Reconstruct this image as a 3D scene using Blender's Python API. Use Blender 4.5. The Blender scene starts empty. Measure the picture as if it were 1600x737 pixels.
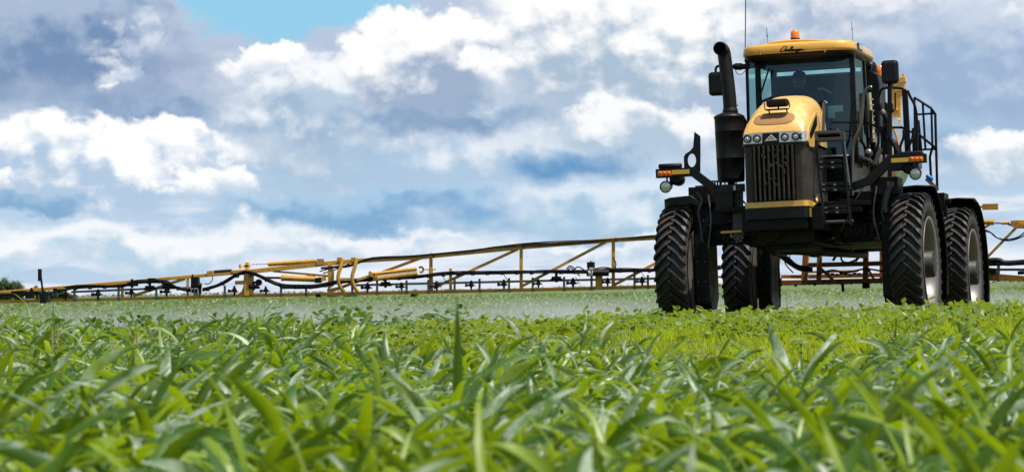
import bpy, bmesh, math, random
import numpy as np
from mathutils import Vector, Matrix, geometry
R_ = math.radians
random.seed(7)
RNG = np.random.default_rng(11)
sc = bpy.context.scene
COL = sc.collection

# ------------------------------------------------------------------ camera
FPX, HZ = 4932.0, 452.0          # focal length in photo pixels, row of the horizon
CAMZ = 0.73
ROLL = R_(0.9)
cam = bpy.data.cameras.new('camera')
camo = bpy.data.objects.new('camera', cam)
COL.objects.link(camo)
cam.sensor_width = 36
cam.lens = 36 * FPX / 1600
cam.clip_start, cam.clip_end = 0.5, 20000
camo.matrix_world = Matrix.Translation((0, 0, CAMZ)) @ Matrix.Rotation(R_(90) + math.atan(83.5 / FPX), 4, 'X') @ Matrix.Rotation(-ROLL, 4, 'Z')
cam.dof.use_dof = True
cam.dof.focus_distance = 40.5
cam.dof.aperture_fstop = 5.2
sc.camera = camo

# ------------------------------------------------------------------ light
SUN = Vector((0.34, -0.16, 0.93)).normalized()
sl = bpy.data.lights.new('sun', 'SUN')
sl.energy = 5.0
sl.angle = R_(0.6)
sl.color = (1.0, 0.96, 0.88)
so = bpy.data.objects.new('sun', sl)
so.rotation_euler = (-SUN).to_track_quat('-Z', 'Y').to_euler()
so.location = (20, -10, 40)
COL.objects.link(so)
sc.view_settings.view_transform = 'Standard'
sc.view_settings.look = 'None'
sc.view_settings.exposure = 0.22
sc.view_settings.gamma = 1
sc.cycles.max_bounces = 10
sc.cycles.diffuse_bounces = 2
sc.cycles.glossy_bounces = 3
sc.cycles.transparent_max_bounces = 24
sc.cycles.volume_bounces = 1
sc.cycles.volume_step_rate = 2.0

# ------------------------------------------------------------------ world: sky texture + cumulus clouds by direction
world = bpy.data.worlds.new('World')
sc.world = world
world.use_nodes = True
world.cycles.sampling_method = 'MANUAL'
world.cycles.sample_map_resolution = 512

class NT:
    """tiny helper for writing node maths"""
    def __init__(s, nt):
        s.nt = nt
    def new(s, t, **kw):
        n = s.nt.nodes.new(t)
        for k, v in kw.items():
            setattr(n, k, v)
        return n
    def put(s, sock, v):
        if isinstance(v, bpy.types.NodeSocket):
            s.nt.links.new(v, sock)
        elif v is not None:
            sock.default_value = v
    def m(s, op, a, b=None, c=None, clamp=False):
        n = s.new('ShaderNodeMath', operation=op, use_clamp=clamp)
        s.put(n.inputs[0], a)
        if b is not None: s.put(n.inputs[1], b)
        if c is not None: s.put(n.inputs[2], c)
        return n.outputs[0]
    def v(s, op, a, b=None, out=0, scale=None):
        n = s.new('ShaderNodeVectorMath', operation=op)
        s.put(n.inputs[0], a)
        if b is not None: s.put(n.inputs[1], b)
        if scale is not None: s.put(n.inputs['Scale'], scale)
        return n.outputs[out]
    def mix(s, f, a, b):
        n = s.new('ShaderNodeMix', data_type='RGBA')
        s.put(n.inputs[0], f); s.put(n.inputs[6], a); s.put(n.inputs[7], b)
        return n.outputs[2]
    def sstep(s, x, lo, hi):
        n = s.new('ShaderNodeMapRange', interpolation_type='SMOOTHSTEP')
        s.put(n.inputs[0], x); s.put(n.inputs[1], lo); s.put(n.inputs[2], hi)
        return n.outputs[0]
    def lin(s, x, a, b, c, d, clamp=True):
        n = s.new('ShaderNodeMapRange', clamp=clamp)
        for i, q in enumerate((x, a, b, c, d)): s.put(n.inputs[i], q)
        return n.outputs[0]
    def noise(s, vec, scale, detail=5, rough=.55, dist=0, lac=2.0):
        n = s.new('ShaderNodeTexNoise')
        s.put(n.inputs['Vector'], vec); n.inputs['Scale'].default_value = scale
        n.inputs['Detail'].default_value = detail; n.inputs['Roughness'].default_value = rough
        n.inputs['Distortion'].default_value = dist; n.inputs['Lacunarity'].default_value = lac
        return n.outputs[0], n.outputs[1]
    def comb(s, x, y, z=0.0):
        n = s.new('ShaderNodeCombineXYZ')
        s.put(n.inputs[0], x); s.put(n.inputs[1], y); s.put(n.inputs[2], z)
        return n.outputs[0]
    def sep(s, vv):
        n = s.new('ShaderNodeSeparateXYZ'); s.put(n.inputs[0], vv)
        return n.outputs

def srgb(r, g, b, a=1.0):
    f = lambda c: (c / 255 / 12.92) if c / 255 <= .04045 else ((c / 255 + .055) / 1.055) ** 2.4
    return (f(r) * (.95 if b > g > 100 and g < 215 else 1), f(g), f(b), a)

wn = NT(world.node_tree)
world.node_tree.nodes.clear()
sky = wn.new('ShaderNodeTexSky', sky_type='NISHITA', sun_disc=False)
sky.sun_elevation = math.asin(SUN.z)
sky.sun_rotation = math.atan2(SUN.x, SUN.y)
sky.air_density = 1.2; sky.dust_density = 1.0; sky.ozone_density = 1.5
tc = wn.new('ShaderNodeTexCoord')
D = tc.outputs['Generated']
dx, dy, dz = wn.sep(D)[0:3]
# azimuth / elevation, in hundredths of the focal length (1 unit = 100 photo pixels)
az = wn.m('MULTIPLY', wn.m('ARCTAN2', dx, dy), FPX / 100)
el = wn.m('MULTIPLY', wn.m('ARCSINE', dz), FPX / 100)
# billows: noise in direction space, finer towards the horizon
base = wn.comb(az, wn.m('MULTIPLY', el, 1.25), 0.0)
n1, c1 = wn.noise(base, 0.55, 6, .56)
n2, c2 = wn.noise(wn.v('ADD', base, (31.7, 12.1, 4.0)), 1.5, 6, .52)
n3, c3 = wn.noise(wn.v('ADD', base, (11.3, -7.1, 9.0)), 4.5, 4, .6)
vor = wn.new('ShaderNodeTexVoronoi', feature='SMOOTH_F1', distance='EUCLIDEAN')
wn.put(vor.inputs['Vector'], wn.v('ADD', base, wn.v('SCALE', wn.v('SUBTRACT', c2, (.5, .5, .5)), scale=.9)))
vor.inputs['Scale'].default_value = 1.7
vor.inputs['Detail'].default_value = 3.0
vor.inputs['Roughness'].default_value = .55
vor.inputs['Smoothness'].default_value = .35
puff = wn.m('SUBTRACT', .45, vor.outputs['Distance'])           # + inside a billow
warp = wn.v('ADD', wn.v('SCALE', wn.v('SUBTRACT', c1, (.5, .5, .5)), scale=1.9),
            wn.v('SCALE', wn.v('SUBTRACT', c2, (.5, .5, .5)), scale=.7))
P = wn.v('ADD', wn.comb(az, el, 0.0), wn.v('MULTIPLY', warp, (1.0, .8, 0.0)))
# relief: difference of the billow noise towards the sun side
rel_a, _ = wn.noise(wn.v('ADD', base, (31.7 + .14, 12.1 + .26, 4.0)), 1.5, 6, .52)
relief = wn.m('SUBTRACT', n2, rel_a)                             # lit from upper right
SKYBLUE = srgb(112, 186, 226)
def band(y0, c0, y1, c1_):
    return wn.mix(wn.sstep(wn.sep(P)[1], y0, y1), c0, c1_)
def e(py): return (HZ - py) / 100.0
def a(px): return (px - 800) / 100.0
# backdrop layer of the far cloud deck
colr = wn.mix(wn.sstep(wn.m('ADD', wn.sep(P)[1], wn.m('MULTIPLY', n2, .3)), e(430), e(330)), srgb(224, 231, 242), srgb(190, 208, 230))
colr = wn.mix(wn.sstep(wn.sep(P)[1], e(330), e(100)), colr, srgb(186, 196, 218))
# faint streaks of far flat clouds
st, _ = wn.noise(wn.comb(wn.m('MULTIPLY', az, .35), wn.m('MULTIPLY', el, 2.2), 3.0), 1.0, 5, .55)
lowmask = wn.sstep(el, e(250), e(360))
colr = wn.mix(wn.m('MULTIPLY', wn.sstep(st, .46, .6), wn.m('ADD', wn.m('MULTIPLY', lowmask, .75), .2)), colr, srgb(236, 239, 246))
colr = wn.mix(wn.m('MULTIPLY', wn.sstep(st, .47, .36), wn.m('ADD', wn.m('MULTIPLY', lowmask, .6), .1)), colr, srgb(168, 194, 222))

def cloud(px, py, rx, ry, top, bot, edge=.28, puffy=.5, bright=0.0, relief_k=3.0, op=1.0, grad=1.0):
    """one cumulus mass: centre and radii in photo pixels, colour of its crown and of its shaded base"""
    global colr
    bot = (bot[0] * .90, bot[1] * .92, bot[2] * .93, 1)
    q = wn.v('SUBTRACT', P, (a(px), e(py), 0))
    q = wn.v('MULTIPLY', q, (100.0 / rx, 100.0 / ry, 0))
    d = wn.v('LENGTH', q, out=1)
    k = 60.0 / (0.5 * (rx + ry) + 20.0)                 # billows keep their own size on small and large clouds
    d = wn.m('SUBTRACT', d, wn.m('MULTIPLY', wn.m('SUBTRACT', puff, .12), puffy * min(.8, k * 1.3)))
    d = wn.m('ADD', d, wn.m('MULTIPLY', wn.m('SUBTRACT', n3, .5), -.8 * puffy * min(1.0, k * 1.1)))
    qy = wn.sep(q)[1]
    soft = wn.lin(qy, -.7, .5, min(1.1, edge * 3.0), edge)
    msk = wn.m('SUBTRACT', 1.0, wn.sstep(wn.m('DIVIDE', wn.m('SUBTRACT', d, 1.0), soft), -.5, .5))
    if op != 1.0: msk = wn.m('MULTIPLY', msk, op)
    lit = wn.m('ADD', wn.lin(qy, -.95 / grad, .55 / grad, 0, 1), wn.m('MULTIPLY', relief, relief_k * .6))
    lit = wn.m('ADD', lit, wn.m('MULTIPLY', wn.m('SUBTRACT', n1, .5), 1.25))
    lit = wn.m('ADD', lit, wn.m('MULTIPLY', wn.m('SUBTRACT', puff, .12), .28))
    lit = wn.m('ADD', lit, wn.m('MULTIPLY', wn.m('SUBTRACT', n2, .5), .4))
    # thin bright rim where the sunlit edge of the mass is
    lit = wn.m('ADD', lit, wn.m('MULTIPLY', wn.sstep(d, .45, 1.0), wn.lin(qy, -.2, .6, 0, .35)))
    lit = wn.m('ADD', lit, bright - .07, clamp=True)
    colr = wn.mix(msk, colr, wn.mix(wn.sstep(lit, 0.08, .92), bot, top))

W = srgb(253, 253, 253)
gapq = wn.v('MULTIPLY', wn.v('SUBTRACT', P, (a(450), e(-14), 0)), (100 / 200.0, 100 / 60.0, 0))
gap = wn.m('SUBTRACT', 1.0, wn.sstep(wn.v('LENGTH', gapq, out=1), .75, 1.15))
colr = wn.mix(gap, colr, srgb(150, 203, 232))
CL = [
 # x, y, rx, ry, crown, base, edge, puffy, bright, relief, opacity
 (1280, 60, 420, 180, srgb(232,234,241), srgb(178,192,216), .6, .4, .05, 2.4, .95),
 (1540, 120, 220, 120, srgb(196,206,226), srgb(160,182,214), .6, .4, 0, 2.0, .8),
 (1440, 240, 220, 60, srgb(176,200,226), srgb(142,174,212), .7, .3, 0, 1.4, .7),
 (1240, 260, 160, 80, srgb(222,230,240), srgb(176,196,220), .6, .5, 0, 2.4, .8),
 (640, 255, 340, 80, srgb(226,234,243), srgb(182,204,228), .5, .5, .05, 2.6, .95),
 (960, 340, 300, 50, srgb(222,232,243), srgb(176,204,228), .5, .4, .05, 2.2, .9),
 (580, 326, 260, 30, srgb(168,198,226), srgb(134,176,214), .5, .35, -.05, 1.6, .95),
 (890, 256, 120, 36, srgb(134,174,212), srgb(104,155,202), .5, .45, -.1, 1.6, .95),
 (250, 372, 330, 46, srgb(244,247,250), srgb(190,212,232), .5, .5, .1, 2.8, .85),
 (600, 376, 180, 22, srgb(244,247,250), srgb(196,214,234), .5, .5, .1, 2.8, .7),
 (1010, 390, 250, 26, srgb(244,247,250), srgb(196,214,234), .5, .5, .15, 2.8, .8),
 (960, 50, 260, 150, srgb(252,252,252), srgb(180,196,216), .35, .45, .22, 2.6, 1),
 (1010, 205, 190, 60, srgb(249,250,251), srgb(190,205,224), .3, .5, .1, 2.6, .95),
 (490, 165, 150, 115, srgb(240,244,249), srgb(172,192,216), .3, .55, .0, 2.8, 1),
 (425, 75, 90, 46, W, srgb(226,234,243), .16, .5, .3, 2.4, 1),
 (500, 130, 90, 60, srgb(246,248,251), srgb(196,210,228), .3, .6, .05, 2.6, .9),
 (690, 176, 170, 40, srgb(172,192,216), srgb(134,162,198), .45, .4, -.05, 2.2, .95),
 (680, 88, 150, 112, srgb(254,253,253), srgb(168,182,208), .14, .40, .12, 2.2, 1),
 (770, 120, 55, 60, W, srgb(206,218,234), .35, .6, .2, 2.6, .9),
 (255, 148, 170, 50, srgb(176,190,214), srgb(140,164,200), .45, .45, 0, 2.4, 1),
 (60, 55, 260, 100, srgb(172,186,210), srgb(126,150,188), .4, .40, .0, 2.4, 1),
 (215, 62, 60, 34, srgb(236,240,247), srgb(186,200,224), .9, .9, .1, 3.0, .65),
 (180, 98, 60, 44, W, srgb(196,208,230), .8, .9, .15, 3.0, .85),
 (170, 122, 26, 14, W, srgb(226,234,243), .5, .7, .3, 2.0, .8),
 (180, 240, 250, 84, W, srgb(188,206,230), .16, .40, .16, 3.0, 1),
 (330, 290, 90, 34, W, srgb(206,222,238), .25, .55, .25, 2.8, .95),
 (60, 300, 130, 15, srgb(150,184,216), srgb(128,170,208), .6, .3, 0, 1, .85),
 (5, 272, 34, 20, W, srgb(226,234,243), .3, .6, .2, 2, 1),
 (1590, 262, 150, 62, srgb(251,251,252), srgb(200,212,228), .3, .5, .2, 2.6, .95),
 (1590, 30, 44, 20, srgb(240,244,250), srgb(204,214,232), .6, .7, .1, 2.0, .7),
]
for c in CL: cloud(*c)
# towards the zenith and behind the camera: plain broken cloud over the sky texture
back = wn.sstep(wn.m('ABSOLUTE', az), a(800 + 1300), a(800 + 2000))
high = wn.sstep(el, 5.5, 10.0)
away = wn.m('MAXIMUM', back, high)
nb, _ = wn.noise(D, 3.2, 7, .6)
cov = wn.sstep(nb, .50, .66)
bg1 = wn.new('ShaderNodeBackground'); wn.put(bg1.inputs[0], sky.outputs[0]); bg1.inputs[1].default_value = .09
bg2 = wn.new('ShaderNodeBackground'); wn.put(bg2.inputs[0], wn.mix(away, colr, wn.mix(wn.sstep(nb, .5, .75), srgb(235, 238, 245), srgb(165, 175, 195))))
bg2.inputs[1].default_value = .90
mx = wn.new('ShaderNodeMixShader')
wn.put(mx.inputs[0], wn.m('MAXIMUM', wn.m('SUBTRACT', 1.0, away), wn.m('MULTIPLY', cov, .5)))
wn.put(mx.inputs[1], bg1.outputs[0]); wn.put(mx.inputs[2], bg2.outputs[0])
wo = wn.new('ShaderNodeOutputWorld'); wn.put(wo.inputs[0], mx.outputs[0])

# ------------------------------------------------------------------ frames and mesh helpers
YAW, PITCH, RLM = -0.28425, -0.02655, -0.02709
MROT = (Matrix.Rotation(YAW, 3, 'Z') @ Matrix.Rotation(PITCH, 3, 'X') @ Matrix.Rotation(RLM, 3, 'Y'))
ORG = Vector((3.740, 40.988, CAMZ - 0.734))
MI = MROT.transposed()

def ray(px, py):
    du, dv = px - 800, py - HZ
    c, s = math.cos(ROLL), math.sin(ROLL)
    return Vector(((c * du - s * dv) / FPX, 1.0, -(s * du + c * dv) / FPX))
def P(px, py, ly):
    """where the sight line meets the machine's cross plane ly metres behind its front axle (machine space)"""
    d = MI @ ray(px, py)
    o = MI @ (Vector((0, 0, CAMZ)) - ORG)
    t = (ly - o.y) / d.y
    return o + d * t
def Q(px, py, Y):
    """a point Y metres from the camera, in machine space"""
    return MI @ (Vector((0, 0, CAMZ)) + ray(px, py) * Y - ORG)

def newmat(name):
    m = bpy.data.materials.new(name); m.use_nodes = True
    m.node_tree.nodes.clear()
    t = NT(m.node_tree)
    t.out = t.new('ShaderNodeOutputMaterial')
    return m, t
def pbr(name, col, rough=.5, metal=0.0, spec=.5, coat=0.0, dirt_glare=None, dirt_glare_amt=0.0, dirt_glare_scale=3.0, bump=0.0, bump_scale=40, emit=None, var=.12):
    m, t = newmat(name)
    b = t.new('ShaderNodeBsdfPrincipled')
    g = t.new('ShaderNodeTexCoord').outputs['Object']
    n, _ = t.noise(g, dirt_glare_scale, 6, .65)
    n2_, _ = t.noise(g, dirt_glare_scale * 9, 4, .6)
    c = tuple(col) + (1,) if len(col) == 3 else col
    dark = tuple(x * (1 - var) for x in c[:3]) + (1,)
    cc = t.mix(n2_, c, dark)
    if dirt_glare:
        k = t.m('MULTIPLY', t.sstep(t.m('ADD', n, t.m('MULTIPLY', t.m('SUBTRACT', n2_, .5), .5)), .45, .68), dirt_glare_amt)
        cc = t.mix(k, cc, tuple(dirt_glare) + (1,))
        t.put(b.inputs['Roughness'], t.m('ADD', rough, t.m('MULTIPLY', k, .4), clamp=True))
    else:
        t.put(b.inputs['Roughness'], t.m('ADD', rough - .05, t.m('MULTIPLY', n, .12), clamp=True))
    t.put(b.inputs['Base Color'], cc)
    b.inputs['Metallic'].default_value = metal
    b.inputs['Specular IOR Level'].default_value = spec
    b.inputs['Coat Weight'].default_value = coat
    b.inputs['Coat Roughness'].default_value = .06
    if emit:
        b.inputs['Emission Color'].default_value = tuple(emit[0]) + (1,); b.inputs['Emission Strength'].default_value = emit[1]
    if bump:
        bn, _ = t.noise(g, bump_scale, 5, .6)
        bp = t.new('ShaderNodeBump'); bp.inputs['Strength'].default_value = bump; bp.inputs['Distance'].default_value = .01
        t.put(bp.inputs['Height'], bn); t.put(b.inputs['Normal'], bp.outputs[0])
    t.put(t.out.inputs[0], b.outputs[0])
    return m

def leafmat(name, c1, c2, trans, rough=.38, tw=.45, spec=.5, young=None, sheen_tint=None, coat=0.0):
    m, t = newmat(name)
    geo = t.new('ShaderNodeNewGeometry')
    rnd = geo.outputs['Random Per Island']
    pos = geo.outputs['Position']
    n, _ = t.noise(pos, 1.3, 3, .6)
    k = t.m('ADD', t.m('MULTIPLY', rnd, .7), t.m('MULTIPLY', n, .5), clamp=True)
    col = t.mix(k, tuple(c1) + (1,), tuple(c2) + (1,))
    if young:
        col = t.mix(t.sstep(rnd, .86, .9), col, tuple(young) + (1,))
    if sheen_tint:          # pale sun sheen painted as a grey-green tint on some blades, in noisy patches
        r2 = t.m('FRACT', t.m('MULTIPLY', rnd, 7.31))
        nbm, _ = t.noise(pos, 9, 3, .6)
        col = t.mix(t.m('MULTIPLY', t.m('MULTIPLY', t.sstep(r2, .35, .75), t.sstep(nbm, .3, .6)), .75), col, tuple(sheen_tint) + (1,))
    b = t.new('ShaderNodeBsdfPrincipled')
    b.inputs['Coat Weight'].default_value = coat; b.inputs['Coat Roughness'].default_value = .28
    t.put(b.inputs['Base Color'], col)
    t.put(b.inputs['Roughness'], t.lin(n, .3, .7, rough - .08, rough + .12))
    b.inputs['Specular IOR Level'].default_value = spec
    nb2, _ = t.noise(pos, 60, 3, .6)
    bp = t.new('ShaderNodeBump'); bp.inputs['Strength'].default_value = .35; bp.inputs['Distance'].default_value = .004
    t.put(bp.inputs['Height'], nb2); t.put(b.inputs['Normal'], bp.outputs[0])
    tr = t.new('ShaderNodeBsdfTranslucent')
    t.put(tr.inputs[0], t.mix(k, tuple(trans) + (1,), tuple(x * .7 for x in trans) + (1,)))
    mxx = t.new('ShaderNodeMixShader'); mxx.inputs[0].default_value = tw
    t.put(mxx.inputs[1], b.outputs[0]); t.put(mxx.inputs[2], tr.outputs[0])
    t.put(t.out.inputs[0], mxx.outputs[0])
    return m

def fastmesh(name, verts, faces, mats, smooth=True, midx=None):
    """verts (n,3), faces (m,4) or (m,3) arrays"""
    me = bpy.data.meshes.new(name)
    v = np.ascontiguousarray(verts, dtype=np.float32); f = np.ascontiguousarray(faces, dtype=np.int32)
    k = f.shape[1]
    me.vertices.add(len(v)); me.vertices.foreach_set('co', v.ravel())
    me.loops.add(f.size); me.loops.foreach_set('vertex_index', f.ravel())
    me.polygons.add(len(f)); me.polygons.foreach_set('loop_start', np.arange(len(f), dtype=np.int32) * k)
    me.polygons.foreach_set('use_smooth', np.full(len(f), smooth))
    for mm in mats: me.materials.append(mm)
    if midx is not None: me.polygons.foreach_set('material_index', np.ascontiguousarray(midx, dtype=np.int32))
    me.update(calc_edges=True)
    return me
def link(name, me, parent=None, **props):
    o = bpy.data.objects.new(name, me); COL.objects.link(o)
    if parent: o.parent = parent
    for k_, v_ in props.items(): o[k_] = v_
    return o

# ------------------------------------------------------------------ the ground
NRM = MROT @ Vector((0, 0, 1))
def sm(x, a0, b0):
    t = np.clip((x - a0) / (b0 - a0), 0, 1)
    return t * t * (3 - 2 * t)
def ground_z(x, y):
    x = np.asarray(x, dtype=float); y = np.asarray(y, dtype=float)
    xc = np.clip(x, -9, 12)
    plane = ORG.z - (NRM.x * (xc - ORG.x) + NRM.y * (np.clip(y, 30, 60) - ORG.y)) / NRM.z
    near = np.full_like(plane, -0.24)
    far = np.full_like(plane, -0.27)
    z = near + (plane - near) * sm(y, 17, 35)
    z = z + (far - z) * sm(y, 50, 64)
    z = z + .02 * np.sin(x * .9 + y * .35) * np.sin(y * .6 - x * .2)
    z = z + .5 * sm(y, 900, 4000)
    return z
m_soil, t = newmat('field_soil')
gp = t.new('ShaderNodeNewGeometry').outputs['Position']
na, _ = t.noise(gp, .8, 6, .6); nb_, _ = t.noise(gp, 14, 6, .65)
soilc = t.mix(na, (.085, .055, .032, 1), (.16, .115, .07, 1))
greenc = t.mix(nb_, (.045, .085, .018, 1), (.10, .16, .035, 1))
yy = t.sep(gp)[1]
soilc = t.mix(t.sstep(yy, 55, 75), soilc, greenc)
b = t.new('ShaderNodeBsdfPrincipled'); t.put(b.inputs['Base Color'], soilc); b.inputs['Roughness'].default_value = .9
bp = t.new('ShaderNodeBump'); bp.inputs['Strength'].default_value = .9; bp.inputs['Distance'].default_value = .06
t.put(bp.inputs['Height'], nb_); t.put(b.inputs['Normal'], bp.outputs[0]); t.put(t.out.inputs[0], b.outputs[0])
ys = np.concatenate([np.linspace(-60, 0, 7)[:-1], np.arange(0, 70, .5), np.linspace(70, 300, 60), np.geomspace(310, 9000, 40)])
us = np.linspace(-1, 1, 141)
gx = np.empty((len(ys), len(us))); gy = np.empty_like(gx)
for i, y_ in enumerate(ys):
    w_ = 40 + abs(y_) * 1.2
    gx[i] = us * np.abs(us) ** .6 * w_ if y_ > -1 else us * np.abs(us) ** .6 * 40
    gy[i] = y_
gz = ground_z(gx, gy)
gv = np.stack([gx, gy, gz], -1).reshape(-1, 3)
ii, jj = np.meshgrid(np.arange(len(ys) - 1), np.arange(len(us) - 1), indexing='ij')
i0 = (ii * len(us) + jj).ravel()
gf = np.stack([i0, i0 + 1, i0 + 1 + len(us), i0 + len(us)], -1)
link('ground', fastmesh('ground', gv, gf, [m_soil]), kind='structure')

# ------------------------------------------------------------------ leaves
def strips(base, azi, el0, length, width, curl, nseg=8, twist=None, side=None, vee=.35, prof='corn'):
    """many arching leaf blades at once -> verts, faces (three verts across, a mid rib)"""
    M = len(azi)
    s = np.linspace(0, 1, nseg + 1)
    elv = el0[:, None] - curl[:, None] * (s[None, :] ** 1.25)
    dl = (length / nseg)[:, None]
    ch, sh = np.cos(elv), np.sin(elv)
    azs = azi[:, None] + (side[:, None] * s[None, :] if side is not None else 0)
    stepx = ch * np.cos(azs) * dl; stepy = ch * np.sin(azs) * dl; stepz = sh * dl
    cx = np.cumsum(np.concatenate([np.zeros((M, 1)), stepx[:, :-1]], 1), 1) + base[:, 0:1]
    cy = np.cumsum(np.concatenate([np.zeros((M, 1)), stepy[:, :-1]], 1), 1) + base[:, 1:2]
    cz = np.cumsum(np.concatenate([np.zeros((M, 1)), stepz[:, :-1]], 1), 1) + base[:, 2:3]
    if prof == 'corn':
        wp = np.interp(s, [0, .12, .4, .7, .9, 1], [.45, .8, 1, .78, .35, .02])
    elif prof == 'grass':
        wp = np.interp(s, [0, .5, 1], [.9, .8, .05])
    else:                     # oval leaflet
        wp = np.interp(s, [0, .25, .5, .75, 1], [.05, .85, 1, .7, .04])
    hw = width[:, None] * .5 * wp[None, :]
    T = np.stack([ch * np.cos(azs), ch * np.sin(azs), sh], -1)
    S = np.stack([-np.sin(azs), np.cos(azs), np.zeros_like(azs)], -1)
    U = np.cross(T, S)
    U = np.where(U[..., 2:3] < 0, U, U)
    tw = (twist[:, None] * s[None, :] if twist is not None else np.zeros_like(azs))[..., None]
    S2 = S * np.cos(tw) + U * np.sin(tw); U2 = U * np.cos(tw) - S * np.sin(tw)
    C = np.stack([cx, cy, cz], -1)
    h = hw[..., None]
    wave = np.sin(s[None, :] * 14 + azi[:, None] * 7)[..., None] * h * .22 if prof == 'corn' else 0
    L = C + S2 * h - U2 * (h * vee + wave); Rr = C - S2 * h - U2 * (h * vee - wave)
    V = np.stack([L, C, Rr], 2).reshape(M, (nseg + 1) * 3, 3)
    f = []
    for k in range(nseg):
        a0 = k * 3
        f += [[a0, a0 + 1, a0 + 4, a0 + 3], [a0 + 1, a0 + 2, a0 + 5, a0 + 4]]
    f = np.array(f)
    F = (f[None] + (np.arange(M) * (nseg + 1) * 3)[:, None, None]).reshape(-1, 4)
    return V.reshape(-1, 3), F
def merge(parts):
    V, F, o = [], [], 0
    for v_, f_ in parts:
        V.append(v_); F.append(f_ + o); o += len(v_)
    return np.concatenate(V), np.concatenate(F)

m_corn = leafmat('corn_leaf', (.014, .055, .004), (.055, .135, .010), (.54, .74, .006), rough=.42, tw=.33, spec=.5, young=(.20, .29, .015), sheen_tint=(.46, .54, .40), coat=.05)
m_soy = leafmat('soybean_leaf', (.085, .15, .014), (.17, .25, .03), (.46, .60, .02), rough=.45, tw=.35, spec=.5)
m_grass = leafmat('grass_blade', (.19, .30, .008), (.33, .42, .012), (.80, .95, .01), rough=.5, tw=.45, spec=.3)
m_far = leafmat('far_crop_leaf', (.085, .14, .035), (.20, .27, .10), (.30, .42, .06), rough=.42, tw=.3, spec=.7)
m_weed = leafmat('weed_leaf', (.04, .09, .015), (.10, .17, .04), (.2, .36, .03), rough=.45, tw=.35, spec=.5)

def corn_plants(X, Y, h, rng):
    """leaf blades and stalks of len(X) corn plants"""
    n = len(X); per = 10
    z0 = ground_z(X, Y)
    parts = []
    lean = rng.normal(0, .12, n); leana = rng.uniform(0, 2 * math.pi, n)
    for k in range(per):
        fr = k / (per - 1)
        phi = rng.uniform(0, math.pi, n) * 0 + (np.arange(n) * 2.4) + (k % 2) * math.pi + rng.normal(0, .5, n)
        hb = h * (.12 + .50 * fr)
        base = np.stack([X + np.cos(leana) * lean * hb, Y + np.sin(leana) * lean * hb, z0 + hb], -1)
        ln = h * rng.uniform(.65, 1.2, n) * (1.0 - .25 * abs(fr - .55))
        el0 = R_(1) * (rng.uniform(35, 62, n) + 20 * fr)
        curl = R_(1) * (rng.uniform(55, 170, n) * (1.1 - .4 * fr))
        wd = rng.uniform(.026, .056, n) * (h / .38) * (.75 + .35 * math.sin(fr * 3.0))
        # a breeze sets the blades streaming to the right
        ax, ay = np.cos(phi) + .45, np.sin(phi) * .9
        phi = np.arctan2(ay, ax)
        parts.append(strips(base, phi, el0, ln, wd, curl, 9, rng.normal(0, 1.4, n), rng.normal(0, .8, n)))
    # stalk: a short thick blade pair stands in for the sheathed stem
    for q in (0, math.pi / 2):
        base = np.stack([X, Y, z0 - .02], -1)
        parts.append(strips(base, np.full(n, q), np.full(n, R_(88)), h * .7, np.full(n, .022), np.full(n, 0.05), 3, prof='grass'))
    return parts
def region(y0, y1, dens, rng, margin=.02, xr=None, pad=.6):
    """random points in the strip of the field the camera could see"""
    w = lambda y: (.1622 + margin) * y + pad
    area = (w(y0) + w(y1)) * (y1 - y0)
    n = int(area * dens)
    y = rng.uniform(y0, y1, int(n * 2.2)); x = rng.uniform(-w(y1), w(y1), len(y))
    k = np.abs(x) < w(y)
    return x[k][:n], y[k][:n]
def cornback(x, y):
    """back limit of the volunteer corn, further away on the left"""
    u = x / y
    return np.interp(u, [-.17, -.08, -.03, .03, .1, .17], [31, 29, 25.5, 23.5, 23, 24]) + 1.3 * np.sin(u * 60) + .8 * np.sin(x * 2.3)
rg = np.random.default_rng(5)
cx_, cy_ = region(6.3, 33, 25, rg)
keep = cy_ < cornback(cx_, cy_) - rg.exponential(.8, len(cx_))
cx_, cy_ = cx_[keep], cy_[keep]
ch_ = rg.normal(.375, .06, len(cx_)) * np.interp(cy_, [6, 12, 20, 26, 31], [1.0, 1.05, .98, .84, .80])
ch_ *= np.interp(cx_ / cy_, [-.17, -.05, .02, .17], [1.06, 1.02, 1.0, 1.04])
# keep the nearest rows below the lens
order = np.argsort(cy_)
near_n = 260
vis = np.abs(cx_) < .165 * cy_ + .12
ordv = [i for i in order if vis[i] and cy_[i] > 7.6][:near_n]
rest = np.array(sorted(set(range(len(cx_))) - set(ordv)))
variants = []
for v_ in range(14):
    rv = np.random.default_rng(100 + v_)
    parts = corn_plants(np.zeros(1), np.zeros(1), np.array([.35]), rv)
    V, F = merge(parts); V = V.copy(); V[:, 2] -= float(ground_z(0, 0))
    variants.append(fastmesh('corn_plant', V, F, [m_corn]))
for q_, i in enumerate(ordv):
    o = link('corn_plant', variants[q_ % 14])
    s_ = float(ch_[i]) / .35
    o.location = (cx_[i], cy_[i], float(ground_z(cx_[i], cy_[i])))
    o.rotation_euler = (0, 0, rg.uniform(-.9, .9)); o.scale = (s_, s_, s_)
    o['label'] = 'young corn plant with broad arching green blades in the dense foreground stand'
    o['category'] = 'corn plant'; o['group'] = 'young corn plants in the foreground'
V, F = merge(corn_plants(cx_[rest], cy_[rest], ch_[rest], rg))
link('corn_stand', fastmesh('corn_stand', V, F, [m_corn]), kind='stuff', category='corn', label='dense stand of green corn leaves running back from the foreground')

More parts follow.
